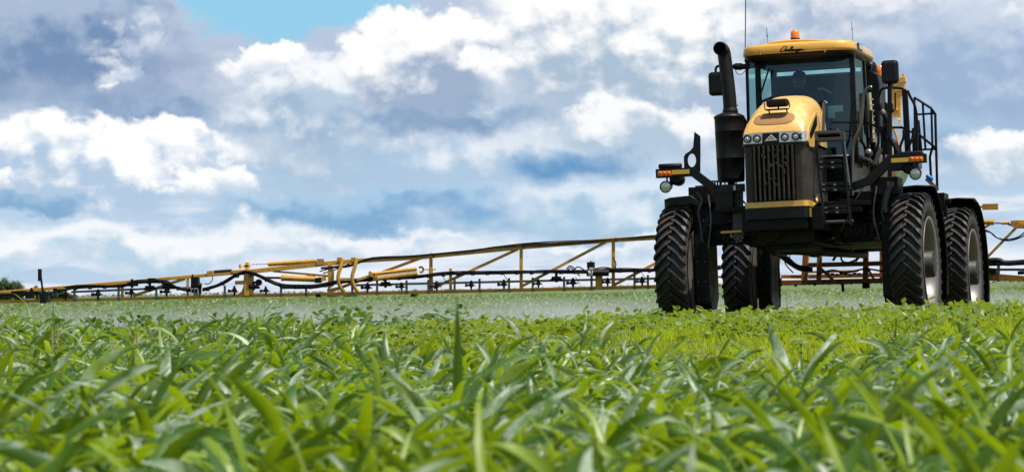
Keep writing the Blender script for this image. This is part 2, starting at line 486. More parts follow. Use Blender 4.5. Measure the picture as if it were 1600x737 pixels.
# grass, bright between corn and beans
gx_, gy_ = region(20, 38, 330, rg); g2x, g2y = region(8, 20, 150, rg)
gx_, gy_ = np.concatenate([gx_, g2x]), np.concatenate([gy_, g2y])
k = rg.uniform(0, 1, len(gx_)) < np.interp(gy_, [8, 19.9, 20, 24, 34, 38], [1, 1, .5, 1, 1, .3])
patch = np.sin(gx_ * 1.1 + 2) * np.sin(gy_ * .8 + gx_ * .3)
k &= patch > -.55
gx_, gy_ = gx_[k], gy_[k]; n = len(gx_)
tuf = .75 + .5 * (np.sin(gx_ * 3.1 + gy_) * np.sin(gy_ * 2.3 - gx_) > .1)
V, F = strips(np.stack([gx_, gy_, ground_z(gx_, gy_)], -1), rg.uniform(0, 6.28, n), R_(1) * rg.uniform(50, 88, n), tuf * rg.uniform(.09, .24, n), rg.uniform(.006, .012, n), R_(1) * rg.uniform(10, 80, n), 3, prof='grass')
link('grass', fastmesh('grass', V, F, [m_grass]), kind='stuff', category='grass', label='bright yellow green grass between the corn and the bean rows')

def soy_leaves(X, Y, h, z0, rng, per=16, size=.082, spread=.15):
    n = len(X); parts = []
    for k in range(per):
        fr = (k + .5) / per
        an = rng.uniform(0, 6.28, n); rr = spread * np.sqrt(rng.uniform(0, 1, n))
        base = np.stack([X + np.cos(an) * rr, Y + np.sin(an) * rr, z0 + h * (.3 + .72 * fr) * (1 - .25 * (rr / spread) ** 2)], -1)
        parts.append(strips(base, an + rng.normal(0, .8, n), R_(1) * rng.uniform(-25, 50, n), size * rng.uniform(.75, 1.3, n), size * rng.uniform(.55, .85, n), R_(1) * rng.uniform(0, 60, n), 4, rng.normal(0, .9, n), prof='oval', vee=.25))
    return parts
sx_, sy_ = region(26, 50, 24, rg)
dens = np.interp(sy_, [26, 28, 30.5, 34, 50], [.05, .15, .4, 1, 1])
k = rg.uniform(0, 1, len(sx_)) < dens
sx_, sy_ = sx_[k], sy_[k]
lx_ = [(MI @ (Vector((float(x), float(y), 0)) - ORG)) for x, y in zip(sx_, sy_)]
onw = np.array([abs(abs(p.x) - 1.525) < .25 and (-.45 < p.y < 9) for p in lx_])
sh_ = rg.normal(.225, .045, len(sx_)) * np.where(onw, .35, 1)
V, F = merge(soy_leaves(sx_, sy_, sh_, ground_z(sx_, sy_), rg))
# stems
k = slice(None)
Vs, Fs = strips(np.stack([sx_, sy_, ground_z(sx_, sy_)], -1), rg.uniform(0, 6.28, len(sx_)), np.full(len(sx_), R_(86)), sh_ * .9, np.full(len(sx_), .008), np.full(len(sx_), .1), 3, prof='grass')
V, F = merge([(V, F), (Vs, Fs)])
link('soybean_plants', fastmesh('soybean_plants', V, F, [m_soy]), kind='stuff', category='soybeans', label='low leafy soybean plants in rows around the sprayer wheels')

wx, wy = region(34, 62, 7, rg)
k = (wx / wy < -.045 - .03 * np.sin(wy)) & (rg.uniform(0, 1, len(wx)) < .8)
wx, wy = wx[k], wy[k]
V, F = merge(soy_leaves(wx, wy, rg.normal(.40, .09, len(wx)), ground_z(wx, wy), rg, 22, .10, .2))
link('leafy_weeds', fastmesh('leafy_weeds', V, F, [m_weed]), kind='stuff', category='weeds', label='darker leafy weeds among the crop at the left')

# far crop: leaf clumps thinning with distance, over a rough canopy sheet
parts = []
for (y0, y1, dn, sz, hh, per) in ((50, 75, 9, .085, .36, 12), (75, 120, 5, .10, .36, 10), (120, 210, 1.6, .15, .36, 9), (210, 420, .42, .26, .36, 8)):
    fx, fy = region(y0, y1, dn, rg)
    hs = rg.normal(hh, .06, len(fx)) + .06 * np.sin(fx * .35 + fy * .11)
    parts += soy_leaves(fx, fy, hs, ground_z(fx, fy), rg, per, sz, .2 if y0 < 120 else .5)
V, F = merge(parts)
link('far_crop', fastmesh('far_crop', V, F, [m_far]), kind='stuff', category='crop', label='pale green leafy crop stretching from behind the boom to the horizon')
m_can, t = newmat('crop_canopy')
gp = t.new('ShaderNodeNewGeometry').outputs['Position']
na, _ = t.noise(gp, 5.0, 6, .7); nb_, _ = t.noise(gp, .05, 4, .6)
cc = t.mix(t.sstep(na, .35, .65), (.055, .09, .018, 1), (.15, .21, .06, 1))
b = t.new('ShaderNodeBsdfPrincipled'); t.put(b.inputs['Base Color'], cc); b.inputs['Roughness'].default_value = .7
bp = t.new('ShaderNodeBump'); bp.inputs['Strength'].default_value = 1; bp.inputs['Distance'].default_value = .12
t.put(bp.inputs['Height'], na); t.put(b.inputs['Normal'], bp.outputs[0]); t.put(t.out.inputs[0], b.outputs[0])
ys = np.concatenate([np.linspace(62, 300, 90), np.geomspace(305, 5000, 40)])
us = np.linspace(-1, 1, 160)
gx = np.array([us * (30 + y_ * .6) for y_ in ys]); gy = np.repeat(ys[:, None], len(us), 1)
gz = ground_z(gx, gy) + .26 * sm(gy, 62, 80) - .02 + RNG.normal(0, .035, gx.shape)
gv = np.stack([gx, gy, gz], -1).reshape(-1, 3)
ii, jj = np.meshgrid(np.arange(len(ys) - 1), np.arange(len(us) - 1), indexing='ij')
i0 = (ii * len(us) + jj).ravel()
link('crop_canopy', fastmesh('crop_canopy', gv, np.stack([i0, i0 + 1, i0 + 1 + len(us), i0 + len(us)], -1), [m_can]), kind='stuff', category='crop', label='closed green crop canopy of the distant field')

# ------------------------------------------------------------------ single plants that stand out
m_straw = pbr('dry_straw', (.42, .30, .17), .8)
def world_pt(px, py, Y): return Vector((0, 0, CAMZ)) + ray(px, py) * Y
def blade(px, py_tip, Y, ln, wd, azi, el0, curl, label, tw=0.0, mat=None):
    top = world_pt(px, py_tip, Y)
    z = float(ground_z(top.x, top.y))
    s = (top.z - z) / 1.0
    h = top.z - z
    b0 = np.array([[top.x - math.cos(azi) * .06, top.y - math.sin(azi) * .06, z]])
    prts = [strips(b0, np.array([azi]), np.array([el0]), np.array([h * ln]), np.array([wd]), np.array([curl]), 14, np.array([tw]))]
    for q in range(4):
        prts.append(strips(b0 + [[0, 0, h * (.2 + .1 * q)]], np.array([azi + 1.3 + 1.7 * q]), np.array([R_(55)]), np.array([h * .7]), np.array([wd]), np.array([1.3]), 9, np.array([.6])))
    V, F = merge(prts)
    o = link('corn_plant', fastmesh('corn_plant', V, F, [mat or m_corn]))
    o['label'] = label; o['category'] = 'corn plant'
blade(715, 488, 13.5, 1.08, .055, 0.25, R_(84), -.12, 'tall corn plant whose one dark blade stands upright above the foreground', 1.2)
blade(228, 500, 16.5, 1.1, .07, -.4, R_(80), .5, 'tall dark corn plant rising above its neighbours at the left', .8)
blade(245, 508, 16.9, 1.15, .06, -.1, R_(76), 1.0, 'drooping broad corn plant just right of the tall dark left one', .4)
def stalk(px, py, Y, py_b, lean, r, label, name='dry_stalk', head=False):
    tp = world_pt(px, py, Y); z = float(ground_z(tp.x, tp.y)) - .02
    bt = Vector((tp.x - lean, tp.y, z))
    mb = bmesh.new(); n = 9; prev = None
    for i in range(n):
        f = i / (n - 1); c = bt.lerp(tp, f) + Vector((lean * .25 * math.sin(f * 3.1), 0, 0))
        rr = r * (1 - .55 * f) * (1.8 if head and .45 < f < .95 and i % 2 else 1)
        ring = [mb.verts.new(c + Vector((math.cos(q * 1.047) * rr, math.sin(q * 1.047) * rr, 0))) for q in range(6)]
        if prev:
            for q in range(6): mb.faces.new((prev[q], prev[(q + 1) % 6], ring[(q + 1) % 6], ring[q]))
        prev = ring
    mb.faces.new(prev)
    me = bpy.data.meshes.new(name); mb.to_mesh(me); mb.free(); me.materials.append(m_straw)
    o = link(name, me); o['label'] = label; o['category'] = 'dry stalk'
stalk(1226, 449, 37.5, 0, -.13, .007, 'thin dry seed stalk leaning in front of the gap between the wheels', head=True)
stalk(1183, 466, 37.8, 0, .01, .012, 'short pale stub in front of the inner left rear wheel')
stalk(80, 510, 24, 0, -.01, .012, 'left one of two brown stubble stalks behind the left corn')
stalk(89, 507, 24, 0, .01, .011, 'right one of two brown stubble stalks behind the left corn')
stalk(213, 520, 24, 0, .015, .014, 'single reddish stubble stalk behind the tall left corn')

# ------------------------------------------------------------------ the sprayer
# machine space: x towards its left side (picture right), y towards its rear, z up, origin on the ground under the front axle
AMB = (.62, .30, .028)
m_yel = pbr('amber_paint', (.86, .45, .055), .36, coat=.8, dirt_glare=(.42, .28, .13), dirt_glare_amt=.22, dirt_glare_scale=2.2)
m_boomy = pbr('boom_amber_paint', (.74, .37, .035), .42, dirt_glare=(.22, .14, .07), dirt_glare_amt=.45, dirt_glare_scale=2.5)
m_bronze = pbr('dusty_amber_steel', (.50, .20, .03), .6, dirt_glare=(.16, .10, .06), dirt_glare_amt=.6, dirt_glare_scale=4)
m_blk = pbr('black_paint', (.0035, .0035, .004), .33, spec=.30, dirt_glare=(.022, .018, .014), dirt_glare_amt=.3, dirt_glare_scale=2.5)
m_plast = pbr('black_plastic', (.004, .004, .0045), .42, spec=.32, dirt_glare=(.02, .018, .015), dirt_glare_amt=.3, bump=.15, bump_scale=220)
m_frame = pbr('chassis_black', (.003, .003, .003), .45, spec=.22, dirt_glare=(.015, .012, .009), dirt_glare_amt=.5, dirt_glare_scale=3)
m_rub = pbr('tyre_rubber', (.008, .0075, .0075), .48, spec=.5, dirt_glare=(.07, .052, .04), dirt_glare_amt=.55, dirt_glare_scale=2.6, bump=.3, bump_scale=60)
m_side = pbr('dusty_sidewall', (.03, .024, .02), .7, dirt_glare=(.12, .088, .067), dirt_glare_amt=.6, dirt_glare_scale=4, bump=.2, bump_scale=60)
m_rim = pbr('silver_rim', (.20, .185, .175), .45, metal=.5, dirt_glare=(.25, .18, .13), dirt_glare_amt=.5, dirt_glare_scale=5)
m_hub = pbr('hub_grey', (.02, .02, .021), .5, metal=.2, dirt_glare=(.09, .075, .06), dirt_glare_amt=.5, dirt_glare_scale=8)
m_chr = pbr('lamp_chrome', (.72, .73, .75), .22, metal=.6)
m_lens = pbr('lamp_lens', (.75, .76, .70), .08, metal=.35, coat=1)
m_gl = pbr('grille_plastic', (.034, .026, .019), .5, spec=.35, dirt_glare=(.09, .065, .042), dirt_glare_amt=.35, dirt_glare_scale=7)
m_hole = pbr('recess_black', (.003, .003, .003), .9, spec=.1)
m_tan = pbr('hood_screen', (.36, .18, .055), .6, bump=.3, bump_scale=250)
m_org = pbr('orange_lens', (.90, .24, .008), .3, coat=.3)
m_ref = pbr('reflector_yellow', (.85, .48, .02), .3, coat=.5)
m_red = pbr('beacon_amber', (.95, .22, .01), .12, coat=1)
m_stl = pbr('bracket_steel', (.22, .19, .17), .5, metal=.6, dirt_glare=(.15, .09, .05), dirt_glare_amt=.5, dirt_glare_scale=7)
m_pipe = pbr('stainless_pipe', (.30, .27, .25), .35, metal=.8)
m_tank = pbr('stainless_tank', (.62, .63, .66), .16, metal=.95)
m_grey = pbr('cast_grey', (.07, .068, .07), .5, dirt_glare=(.05, .04, .03), dirt_glare_amt=.4)
m_hose = pbr('rubber_hose', (.0045, .0045, .0045), .5, spec=.3, bump=.3, bump_scale=90)
m_white = pbr('white_paint', (.78, .78, .78), .4)
m_rail = pbr('rail_grey', (.10, .10, .11), .3, metal=.3, coat=.5)
m_brass = pbr('brass_tip', (.55, .27, .13), .4, metal=.5)
m_skin = pbr('skin', (.20, .105, .07), .5)
m_shirt = pbr('dark_shirt', (.02, .022, .03), .8)
m_cap = pbr('dark_cap', (.012, .011, .012), .8)
m_seat = pbr('seat_fabric', (.012, .013, .015), .85)
m_blue = pbr('blue_bottle', (.03, .22, .62), .4)
m_tube = pbr('yellowed_tube', (.62, .50, .27), .45)
m_glass, t = newmat('cab_glass')
lw = t.new('ShaderNodeLayerWeight'); lw.inputs[0].default_value = .32
trn = t.new('ShaderNodeBsdfTransparent'); trn.inputs[0].default_value = (.72, .95, .91, 1)
gls = t.new('ShaderNodeBsdfGlossy'); gls.inputs[0].default_value = (.75, .95, .98, 1); gls.inputs[1].default_value = .03
mxs = t.new('ShaderNodeMixShader'); t.put(mxs.inputs[0], t.lin(lw.outputs[0], 0, 1, 0.06, .45)); t.put(mxs.inputs[1], trn.outputs[0]); t.put(mxs.inputs[2], gls.outputs[0])
t.put(t.out.inputs[0], mxs.outputs[0])

m_hood = pbr('hood_amber', (.84, .46, .085), .40, coat=.6, dirt_glare=(.85, .66, .42), dirt_glare_amt=.45, dirt_glare_scale=1.1)  # cream patches paint the pale sky reflection into the hood's colour
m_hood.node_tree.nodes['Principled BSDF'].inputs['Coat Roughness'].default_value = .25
class MB:
    """collects shapes and links them as one mesh object"""
    def __init__(s): s.v, s.f, s.mi, s.sm = [], [], [], []
    def add(s, v, f, mi=0, smooth=False):
        o = len(s.v); s.v += [tuple(p) for p in v]; s.f += [tuple(i + o for i in q) for q in f]
        s.mi += [mi] * len(f); s.sm += [smooth] * len(f)
    def box(s, c, d, mi=0, rot=None):
        c = Vector(c); v = []
        for x in (-.5, .5):
            for y in (-.5, .5):
                for z in (-.5, .5):
                    p = Vector((x * d[0], y * d[1], z * d[2]))
                    v.append(c + (rot @ p if rot else p))
        s.add(v, [(0, 1, 3, 2), (4, 6, 7, 5), (0, 4, 5, 1), (2, 3, 7, 6), (0, 2, 6, 4), (1, 5, 7, 3)], mi)
    def span(s, a0, b0, mi=0):
        a0, b0 = Vector(a0), Vector(b0); s.box((a0 + b0) / 2, [abs(x) for x in (b0 - a0)], mi)
    def beam(s, a0, b0, w, h, mi=0, up=Vector((0, 1, 0))):
        """rectangular bar from a to b; w across the bar in the picture plane, h along up (depth)"""
        a0, b0 = Vector(a0), Vector(b0); d = (b0 - a0); L = d.length; d.normalize()
        u = (up - d * up.dot(d)).normalized(); w_ = d.cross(u)
        v = []
        for p in (a0, b0):
            for i, j in ((-1, -1), (1, -1), (1, 1), (-1, 1)): v.append(p + w_ * (w / 2 * i) + u * (h / 2 * j))
        s.add(v, [(0, 1, 2, 3), (7, 6, 5, 4), (0, 4, 5, 1), (1, 5, 6, 2), (2, 6, 7, 3), (3, 7, 4, 0)], mi)
    def tube(s, pts, r, n=8, mi=0, smooth_path=0, radii=None, caps=True):
        pts = [Vector(p) for p in pts]
        if smooth_path:
            out = []
            Pp = [pts[0] * 2 - pts[1]] + pts + [pts[-1] * 2 - pts[-2]]
            for i in range(1, len(Pp) - 2):
                for k in range(smooth_path):
                    t_ = k / smooth_path
                    p0, p1, p2, p3 = Pp[i - 1:i + 3]
                    out.append(.5 * ((2 * p1) + (p2 - p0) * t_ + (2 * p0 - 5 * p1 + 4 * p2 - p3) * t_ * t_ + (3 * p1 - p0 - 3 * p2 + p3) * t_ ** 3))
            out.append(pts[-1]); pts = out
        v = []; f = []
        ref = None
        for i, p in enumerate(pts):
            d = (pts[min(i + 1, len(pts) - 1)] - pts[max(i - 1, 0)]).normalized()
            if ref is None: ref = d.orthogonal().normalized()
            ref = (ref - d * ref.dot(d)).normalized(); w_ = d.cross(ref)
            rr = radii[i] if radii and len(radii) == len(pts) else (r(i / (len(pts) - 1)) if callable(r) else r)
            for q in range(n):
                an = 2 * math.pi * q / n
                v.append(p + (ref * math.cos(an) + w_ * math.sin(an)) * rr)
        for i in range(len(pts) - 1):
            for q in range(n):
                q2 = (q + 1) % n
                f.append((i * n + q, i * n + q2, (i + 1) * n + q2, (i + 1) * n + q))
        s.add(v, f, mi, True)
        if caps:
            s.add(v[:n], [tuple(range(n))[::-1]], mi); s.add(v[-n:], [tuple(range(n))], mi)
    def lathe(s, c, axis, prof, n=24, mi=0, smooth=True, arc=None):
        """prof: (along axis, radius) pairs"""
        c = Vector(c); ax = Vector(axis).normalized(); u = ax.orthogonal().normalized(); w_ = ax.cross(u)
        v = []
        for (h, r) in prof:
            for q in range(n):
                an = 2 * math.pi * q / n
                v.append(c + ax * h + (u * math.cos(an) + w_ * math.sin(an)) * r)
        f = [(i * n + q, i * n + (q + 1) % n, (i + 1) * n + (q + 1) % n, (i + 1) * n + q) for i in range(len(prof) - 1) for q in range(n)]
        s.add(v, f, mi, smooth)
        if prof[0][1] > 1e-4: s.add(v[:n], [tuple(range(n))[::-1]], mi)
        if prof[-1][1] > 1e-4: s.add(v[-n:], [tuple(range(n))], mi)
    def plate(s, outer, holes=(), th=.02, mi=0, nrm=Vector((0, 1, 0))):
        """flat plate from outline points (with holes), thickened along nrm"""
        loops = [[Vector(p) for p in outer]] + [[Vector(p) for p in h] for h in holes]
        flat = [p for l in loops for p in l]
        tris = geometry.tessellate_polygon(loops)
        o = nrm * th / 2
        n = len(flat); v = [p - o for p in flat] + [p + o for p in flat]
        f = [tuple(t_) for t_ in tris] + [tuple(i + n for i in reversed(t_)) for t_ in tris]
        k = 0
        for l in loops:
            m_ = len(l)
            for i in range(m_): f.append((k + i, k + (i + 1) % m_, n + k + (i + 1) % m_, n + k + i))
            k += m_
        s.add(v, f, mi)
    def grid(s, rows, mi=0, smooth=True, close=False):
        n = len(rows[0]); v = [p for r in rows for p in r]; f = []
        for i in range(len(rows) - 1):
            for j in range(n if close else n - 1):
                j2 = (j + 1) % n
                f.append((i * n + j, i * n + j2, (i + 1) * n + j2, (i + 1) * n + j))
        s.add(v, f, mi, smooth)
    def build(s, name, mats, parent=None, bevel=0.0, solid=0.0, sub=0, origin=None, **props):
        me = bpy.data.meshes.new(name)
        o0 = Vector(origin) if origin is not None else Vector((0, 0, 0))
        me.from_pydata([tuple(Vector(p) - o0) for p in s.v], [], s.f)
        for m_ in (mats if isinstance(mats, (list, tuple)) else [mats]): me.materials.append(m_)
        me.polygons.foreach_set('material_index', s.mi); me.polygons.foreach_set('use_smooth', s.sm)
        me.validate(); me.update()
        bm = bmesh.new(); bm.from_mesh(me); bmesh.ops.recalc_face_normals(bm, faces=bm.faces); bm.to_mesh(me); bm.free()
        o = link(name, me, parent, **props)
        o.location = o0
        if solid:
            md = o.modifiers.new('s', 'SOLIDIFY'); md.thickness = solid; md.offset = 0
        if bevel:
            md = o.modifiers.new('b', 'BEVEL'); md.width = bevel; md.segments = 2; md.limit_method = 'ANGLE'; md.angle_limit = R_(40)
            md.harden_normals = False
        if sub:
            md = o.modifiers.new('u', 'SUBSURF'); md.levels = md.render_levels = sub
        return o

S = bpy.data.objects.new('crop_sprayer', None); COL.objects.link(S)
S.matrix_world = Matrix.Translation(ORG) @ MROT.to_4x4()
S['label'] = 'tall amber and black self propelled crop sprayer with wide folding boom in the bean field'
S['category'] = 'crop sprayer'
def seg(pts, y): return [P(px, py, y) for px, py in pts]

# ---- wheels
TR, RIMR, TW = .925, .60, .40
def tyre_profile():
    h = TW / 2
    return [(-.30 * TW, RIMR - .01), (-.40 * TW, RIMR + .03), (-.50 * TW, RIMR + .12), (-.51 * TW, RIMR + .19), (-.475 * TW, TR - .07), (-.44 * TW, TR - .060), (-.2 * TW, TR - .052), (0, TR - .050),
            (.2 * TW, TR - .052), (.44 * TW, TR - .060), (.475 * TW, TR - .07), (.51 * TW, RIMR + .19), (.50 * TW, RIMR + .12), (.40 * TW, RIMR + .03), (.30 * TW, RIMR - .01)]
def make_tyre():
    m = MB(); n = 72
    pr = tyre_profile(); rows = []
    for (x, r) in pr: rows.append([Vector((x, r * math.cos(2 * math.pi * q / n), r * math.sin(2 * math.pi * q / n))) for q in range(n)])
    m.grid(rows, 1, True, True)
    # faces of the tread band get rubber, the flanks dust
    for k in range(len(m.f)):
        i = k // n
        m.mi[k] = 0 if 4 <= i <= 9 else 1
    NL = 38
    def tp(x, r, an): return Vector((x, r * math.cos(an), r * math.sin(an)))
    for side in (-1, 1):
        for k in range(NL):
            a0 = 2 * math.pi * (k + (.5 if side > 0 else 0)) / NL
            # lug centreline: from just past the middle to the shoulder, swept round the wheel
            st = [(-.015, 0.0, .046), (.05, .050, .046), (.10, .105, .048), (.145, .160, .050), (.19, .215, .052), (.205, .232, .052)]
            secs = []
            for (x, da, w) in st:
                drop = -.040 * max(0, (x - .14) / .065) ** 2
                top = TR + drop; botm = TR - .065 + drop * 1.2
                if x > .2: top = TR - .035; botm = TR - .13
                an = a0 + da
                secs.append([tp(side * x, botm, an - w * .68), tp(side * x, top, an - w * .52), tp(side * x, top, an + w * .52), tp(side * x, botm, an + w * .68)])
            o_ = len(m.v); v = [p for q in secs for p in q]; f = []
            for i in range(len(secs) - 1):
                for j in range(3): f.append((i * 4 + j, i * 4 + j + 1, i * 4 + 5 + j, i * 4 + 4 + j))
            f.append((0, 1, 2, 3)); L = (len(secs) - 1) * 4; f.append((L + 3, L + 2, L + 1, L))
            m.add(v, f, 0, False)
            # shoulder end of the lug runs a little down the flank
    return m
ty = make_tyre()
def make_rim(side):
    m = MB()
    # side = +1: dished outer face looks to +x
    s = side
    pr = [(-.19 * s, RIMR + .01), (-.16 * s, RIMR - .03), (-.10 * s, RIMR - .07), (.05 * s, RIMR - .09), (.16 * s, RIMR - .035), (.175 * s, RIMR - .01), (.195 * s, RIMR + .018), (.205 * s, RIMR + .012), (.188 * s, RIMR - .03), (.165 * s, RIMR - .055), (.05 * s, RIMR - .105), (-.14 * s, RIMR - .11), (-.17 * s, RIMR - .14), (-.18 * s, .20), (-.18 * s, .02)]
    m.lathe((0, 0, 0), (1, 0, 0), pr, 64, 0)
    for k in range(8):
        an = k * math.pi / 4
        m.lathe((-.175 * s, .40 * math.cos(an), .40 * math.sin(an)), (s, 0, 0), [(0, .022), (.02, .022), (.02, 0)], 6, 0)
    return m
def make_hub(side):
    s = side; m = MB()
    m.lathe((0, 0, 0), (1, 0, 0), [(-.20 * s, .24), (-.155 * s, .24), (-.14 * s, .178), (.225 * s, .172), (.24 * s, .16), (.25 * s, .12), (.25 * s, 0)], 28, 0)
    for k in range(10):
        an = k * math.pi / 5
        m.lathe((.235 * s, .145 * math.cos(an), .145 * math.sin(an)), (s, 0, 0), [(0, .012), (.02, .012), (.02, 0)], 6, 0)
    for k in range(12):
        an = k * math.pi / 6
        m.lathe((-.155 * s, .21 * math.cos(an), .21 * math.sin(an)), (s, 0, 0), [(0, .012), (.03, .012), (.03, 0)], 6, 0)
    return m
def wheel(x, y, side, label):
    root = bpy.data.objects.new('wheel', None); COL.objects.link(root); root.parent = S
    root.location = (x, y, .93); root.rotation_euler = (random.uniform(0, .3), 0, 0)
    root['label'] = label
    t_ = ty if side > 0 else None
    o = ty.build('tyre', [m_rub, m_side], root, bevel=.006)
    make_rim(side).build('rim', m_rim, root)
    make_hub(side).build('hub', m_hub, root, bevel=.004)
TX = 1.525
wheel(TX, 0, 1, 'front wheel with muddy black tyre and bright deep rim, right in the photo')
wheel(TX, 4.0, 1, 'rear wheel behind the bright rimmed front one')
wheel(-TX, 0, -1, 'front wheel at left in the photo seen from its dark inner side')
wheel(-TX, 4.0, -1, 'rear wheel seen under the axle between the front ones')

# ---- wheel legs, axles, chassis
for (sx, y) in ((-1, 0), (1, 0), (-1, 4), (1, 4)):
    m = MB()
    x0, x1 = sx * (TX - .21), sx * (TX - .39)
    prof = [(-.17, 1.86), (.2, 1.86), (.26, 1.3), (.26, .62), (.12, .46), (-.16, .46), (-.27, .62), (-.24, 1.3)]
    rows = [[Vector((xx, y + a_, b_)) for a_, b_ in prof] for xx in (x0, x1)]
    m.grid(rows, 0, False, True); m.add(rows[0], [tuple(range(8))], 0); m.add(rows[1], [tuple(range(8))[::-1]], 0)
    m.lathe((sx * (TX - .28), y, .93), (sx, 0, 0), [(-.05, .30), (.12, .28), (.16, .2), (.2, .0)], 24, 0)
    for bx in (-.1, .06):
        for bz in (.62, .82, 1.08, 1.22): m.lathe((x1, y - .24, bz), (0, -1, 0), [(0, .012), (.03, .012), (.03, 0)], 6, 1)
    m.box((sx * (TX - .30), y - .30, .86), (.17, .04, .66), 0)
    for bx in (-.05, .05):
        for bz in (.60, .82, 1.08): m.lathe((sx * (TX - .30) + bx, y - .32, bz), (0, -1, 0), [(0, .011), (.012, .011), (.012, 0)], 6, 1)
    m.box((sx * (TX - .30), y - .05, 1.95), (.30, .42, .22), 0)
    m.tube([(sx * (TX - .42), y - .28, 1.95), (sx * (TX - .46), y - .36, 1.6), (sx * (TX - .40), y - .33, 1.25)], .014, 6, 2, 5)
    m.tube([(sx * (TX - .6), y - .18, 1.98), (sx * (TX - .72), y - .3, 1.75), (sx * (TX - .95), y - .22, 1.55)], .016, 6, 3, 5)
    m.tube([(sx * (TX - .6), y - .12, 2.02), (sx * (TX - .82), y - .3, 1.9), (sx * (TX - 1.0), y - .22, 1.7)], .013, 6, 3, 5)
    m.build('wheel_leg', [m_frame, m_stl, m_rail, m_hose], S, bevel=.008)
for y in (0, 4):
    m = MB()
    m.span((-TX + .35, y - .13, 1.30), (TX - .35, y + .13, 1.56))
    m.span((-TX + .35, y - .16, 1.56), (TX - .35, y + .16, 1.585))
    for sx in (-1, 1):
        m.lathe((sx * .98, y - .13, 1.43), (0, -1, 0), [(0, .14), (.02, .14), (.03, .12), (.03, .085), (.045, .08), (.045, 0)], 24)
        m.box((sx * .98, y - .185, 1.43), (.012, .02, .13)); m.box((sx * .55, y, 1.43), (.1, .34, .36))
        m.tube([(sx * 1.2, y - .19, 1.50), (sx * .6, y - .22, 1.62), (sx * .3, y - .1, 1.55)], .018, 6, 0, 5)
    m.build('axle', m_frame, S, bevel=.008)
m = MB()
for sx in (-1, 1):
    m.span((sx * .38, -1.0, 1.40), (sx * .52, 5.3, 1.68))
m.span((-.38, -.95, 1.45), (.38, -.85, 1.65)); m.span((-.38, 2.0, 1.42), (.38, 2.15, 1.66)); m.span((-.38, 5.1, 1.42), (.38, 5.3, 1.66))
m.span((-.95, -.5, 1.70), (1.05, 5.0, 1.76))
m.build('chassis', m_frame, S, bevel=.006)
# engine, sump and drive lines hang between the beams
m = MB()
m.span((-.37, -.8, 1.24), (.37, .9, 1.78)); m.span((-.30, -.6, 1.18), (.25, .4, 1.26))
m.span((-.62, .9, 1.26), (.95, 2.3, 1.6)); m.span((-.55, 2.5, 1.3), (.6, 3.4, 1.55))
m.tube([(-.3, .4, 1.22), (.1, 1.2, 1.2), (.2, 3.8, 1.25)], .06, 10); m.tube([(.42, -.3, 1.35), (.6, .4, 1.25), (.5, 1.2, 1.22)], .03, 8, 0, 5)
m.tube([(-.6, -.2, 1.3), (-.45, .6, 1.2), (-.5, 1.6, 1.2)], .03, 8, 0, 5)
m.lathe((-.2, -.82, 1.42), (0, -1, 0), [(0, .16), (.05, .16), (.07, .06), (.1, .06), (.1, 0)], 20)
for k in range(9): m.box((-.3 + .08 * k, -.79, 1.5), (.03, .05, .3))
for k in range(26):
    rr = random.Random(k); m.box((rr.uniform(.45, 1.05), rr.uniform(-.2, 1.1), rr.uniform(1.27, 1.75)), (rr.uniform(.05, .25), rr.uniform(.05, .3), rr.uniform(.04, .18)))
m.build('engine', m_frame, S, bevel=.01)
for k in range(10):
    rr = random.Random(40 + k); sx = -1 if k % 2 else 1
    m = MB(); x_ = sx * rr.uniform(.55, 1.1); z_ = rr.uniform(1.55, 1.75)
    m.tube([(x_, -.22, z_), (x_ + rr.uniform(-.1, .1), -.30, z_ - .18), (x_ + sx * rr.uniform(-.3, .1), -.26, z_ - rr.uniform(.1, .35)), (x_ + sx * rr.uniform(-.4, .2), -.1, z_ - .15)], rr.uniform(.010, .018), 6, 0, 4)
    m.build('hydraulic_hose', m_hose if k % 3 else m_rail, S)
for (px, py) in ((1098, 345), (1108, 352), (1140, 346), (1345, 352), (1352, 360), (1375, 348), (1368, 372), (1300, 372), (1240, 360), (1180, 366), (1395, 330)):
    m = MB(); c = P(px, py, -.20); m.lathe(c, (0, -1, 0), [(-.03, .02), (.01, .02), (.01, .012), (.03, .012), (.03, 0)], 8); m.build('fitting', m_stl, S)
m = MB(); m.plate(seg([(1093, 303), (1152, 300), (1152, 352), (1112, 352), (1098, 340)], .05), (), .12); m.plate(seg([(1338, 300), (1392, 296), (1392, 350), (1340, 352)], .05), (), .12); m.span((-.9, .0, 1.56), (1.0, .12, 1.8)); m.build('frame_gusset', m_frame, S, bevel=.006)
# yellow lock lever and bolted gusset on the left of the grille
m = MB(); m.beam(P(1125, 363, -.35), P(1158, 361, -.35), .03, .03, 1); m.beam(P(1141, 363, -.35), P(1141, 371, -.35), .012, .012, 1)
g_ = seg([(1144, 300), (1160, 299), (1160, 350), (1163, 356), (1158, 378), (1150, 378), (1144, 372)], -.3)
m.plate(g_, (), .02, 0)
for (bx, by) in ((1150, 358), (1156, 358), (1144, 370), (1152, 372), (1160, 371), (1150, 378), (1157, 377)):
    c = P(bx, by, -.33); m.lathe(c, (0, -1, 0), [(0, .014), (.02, .014), (.02, 0)], 6, 2)
m.build('lock_lever_bracket', [m_grey, m_yel, m_stl], S, bevel=.003)

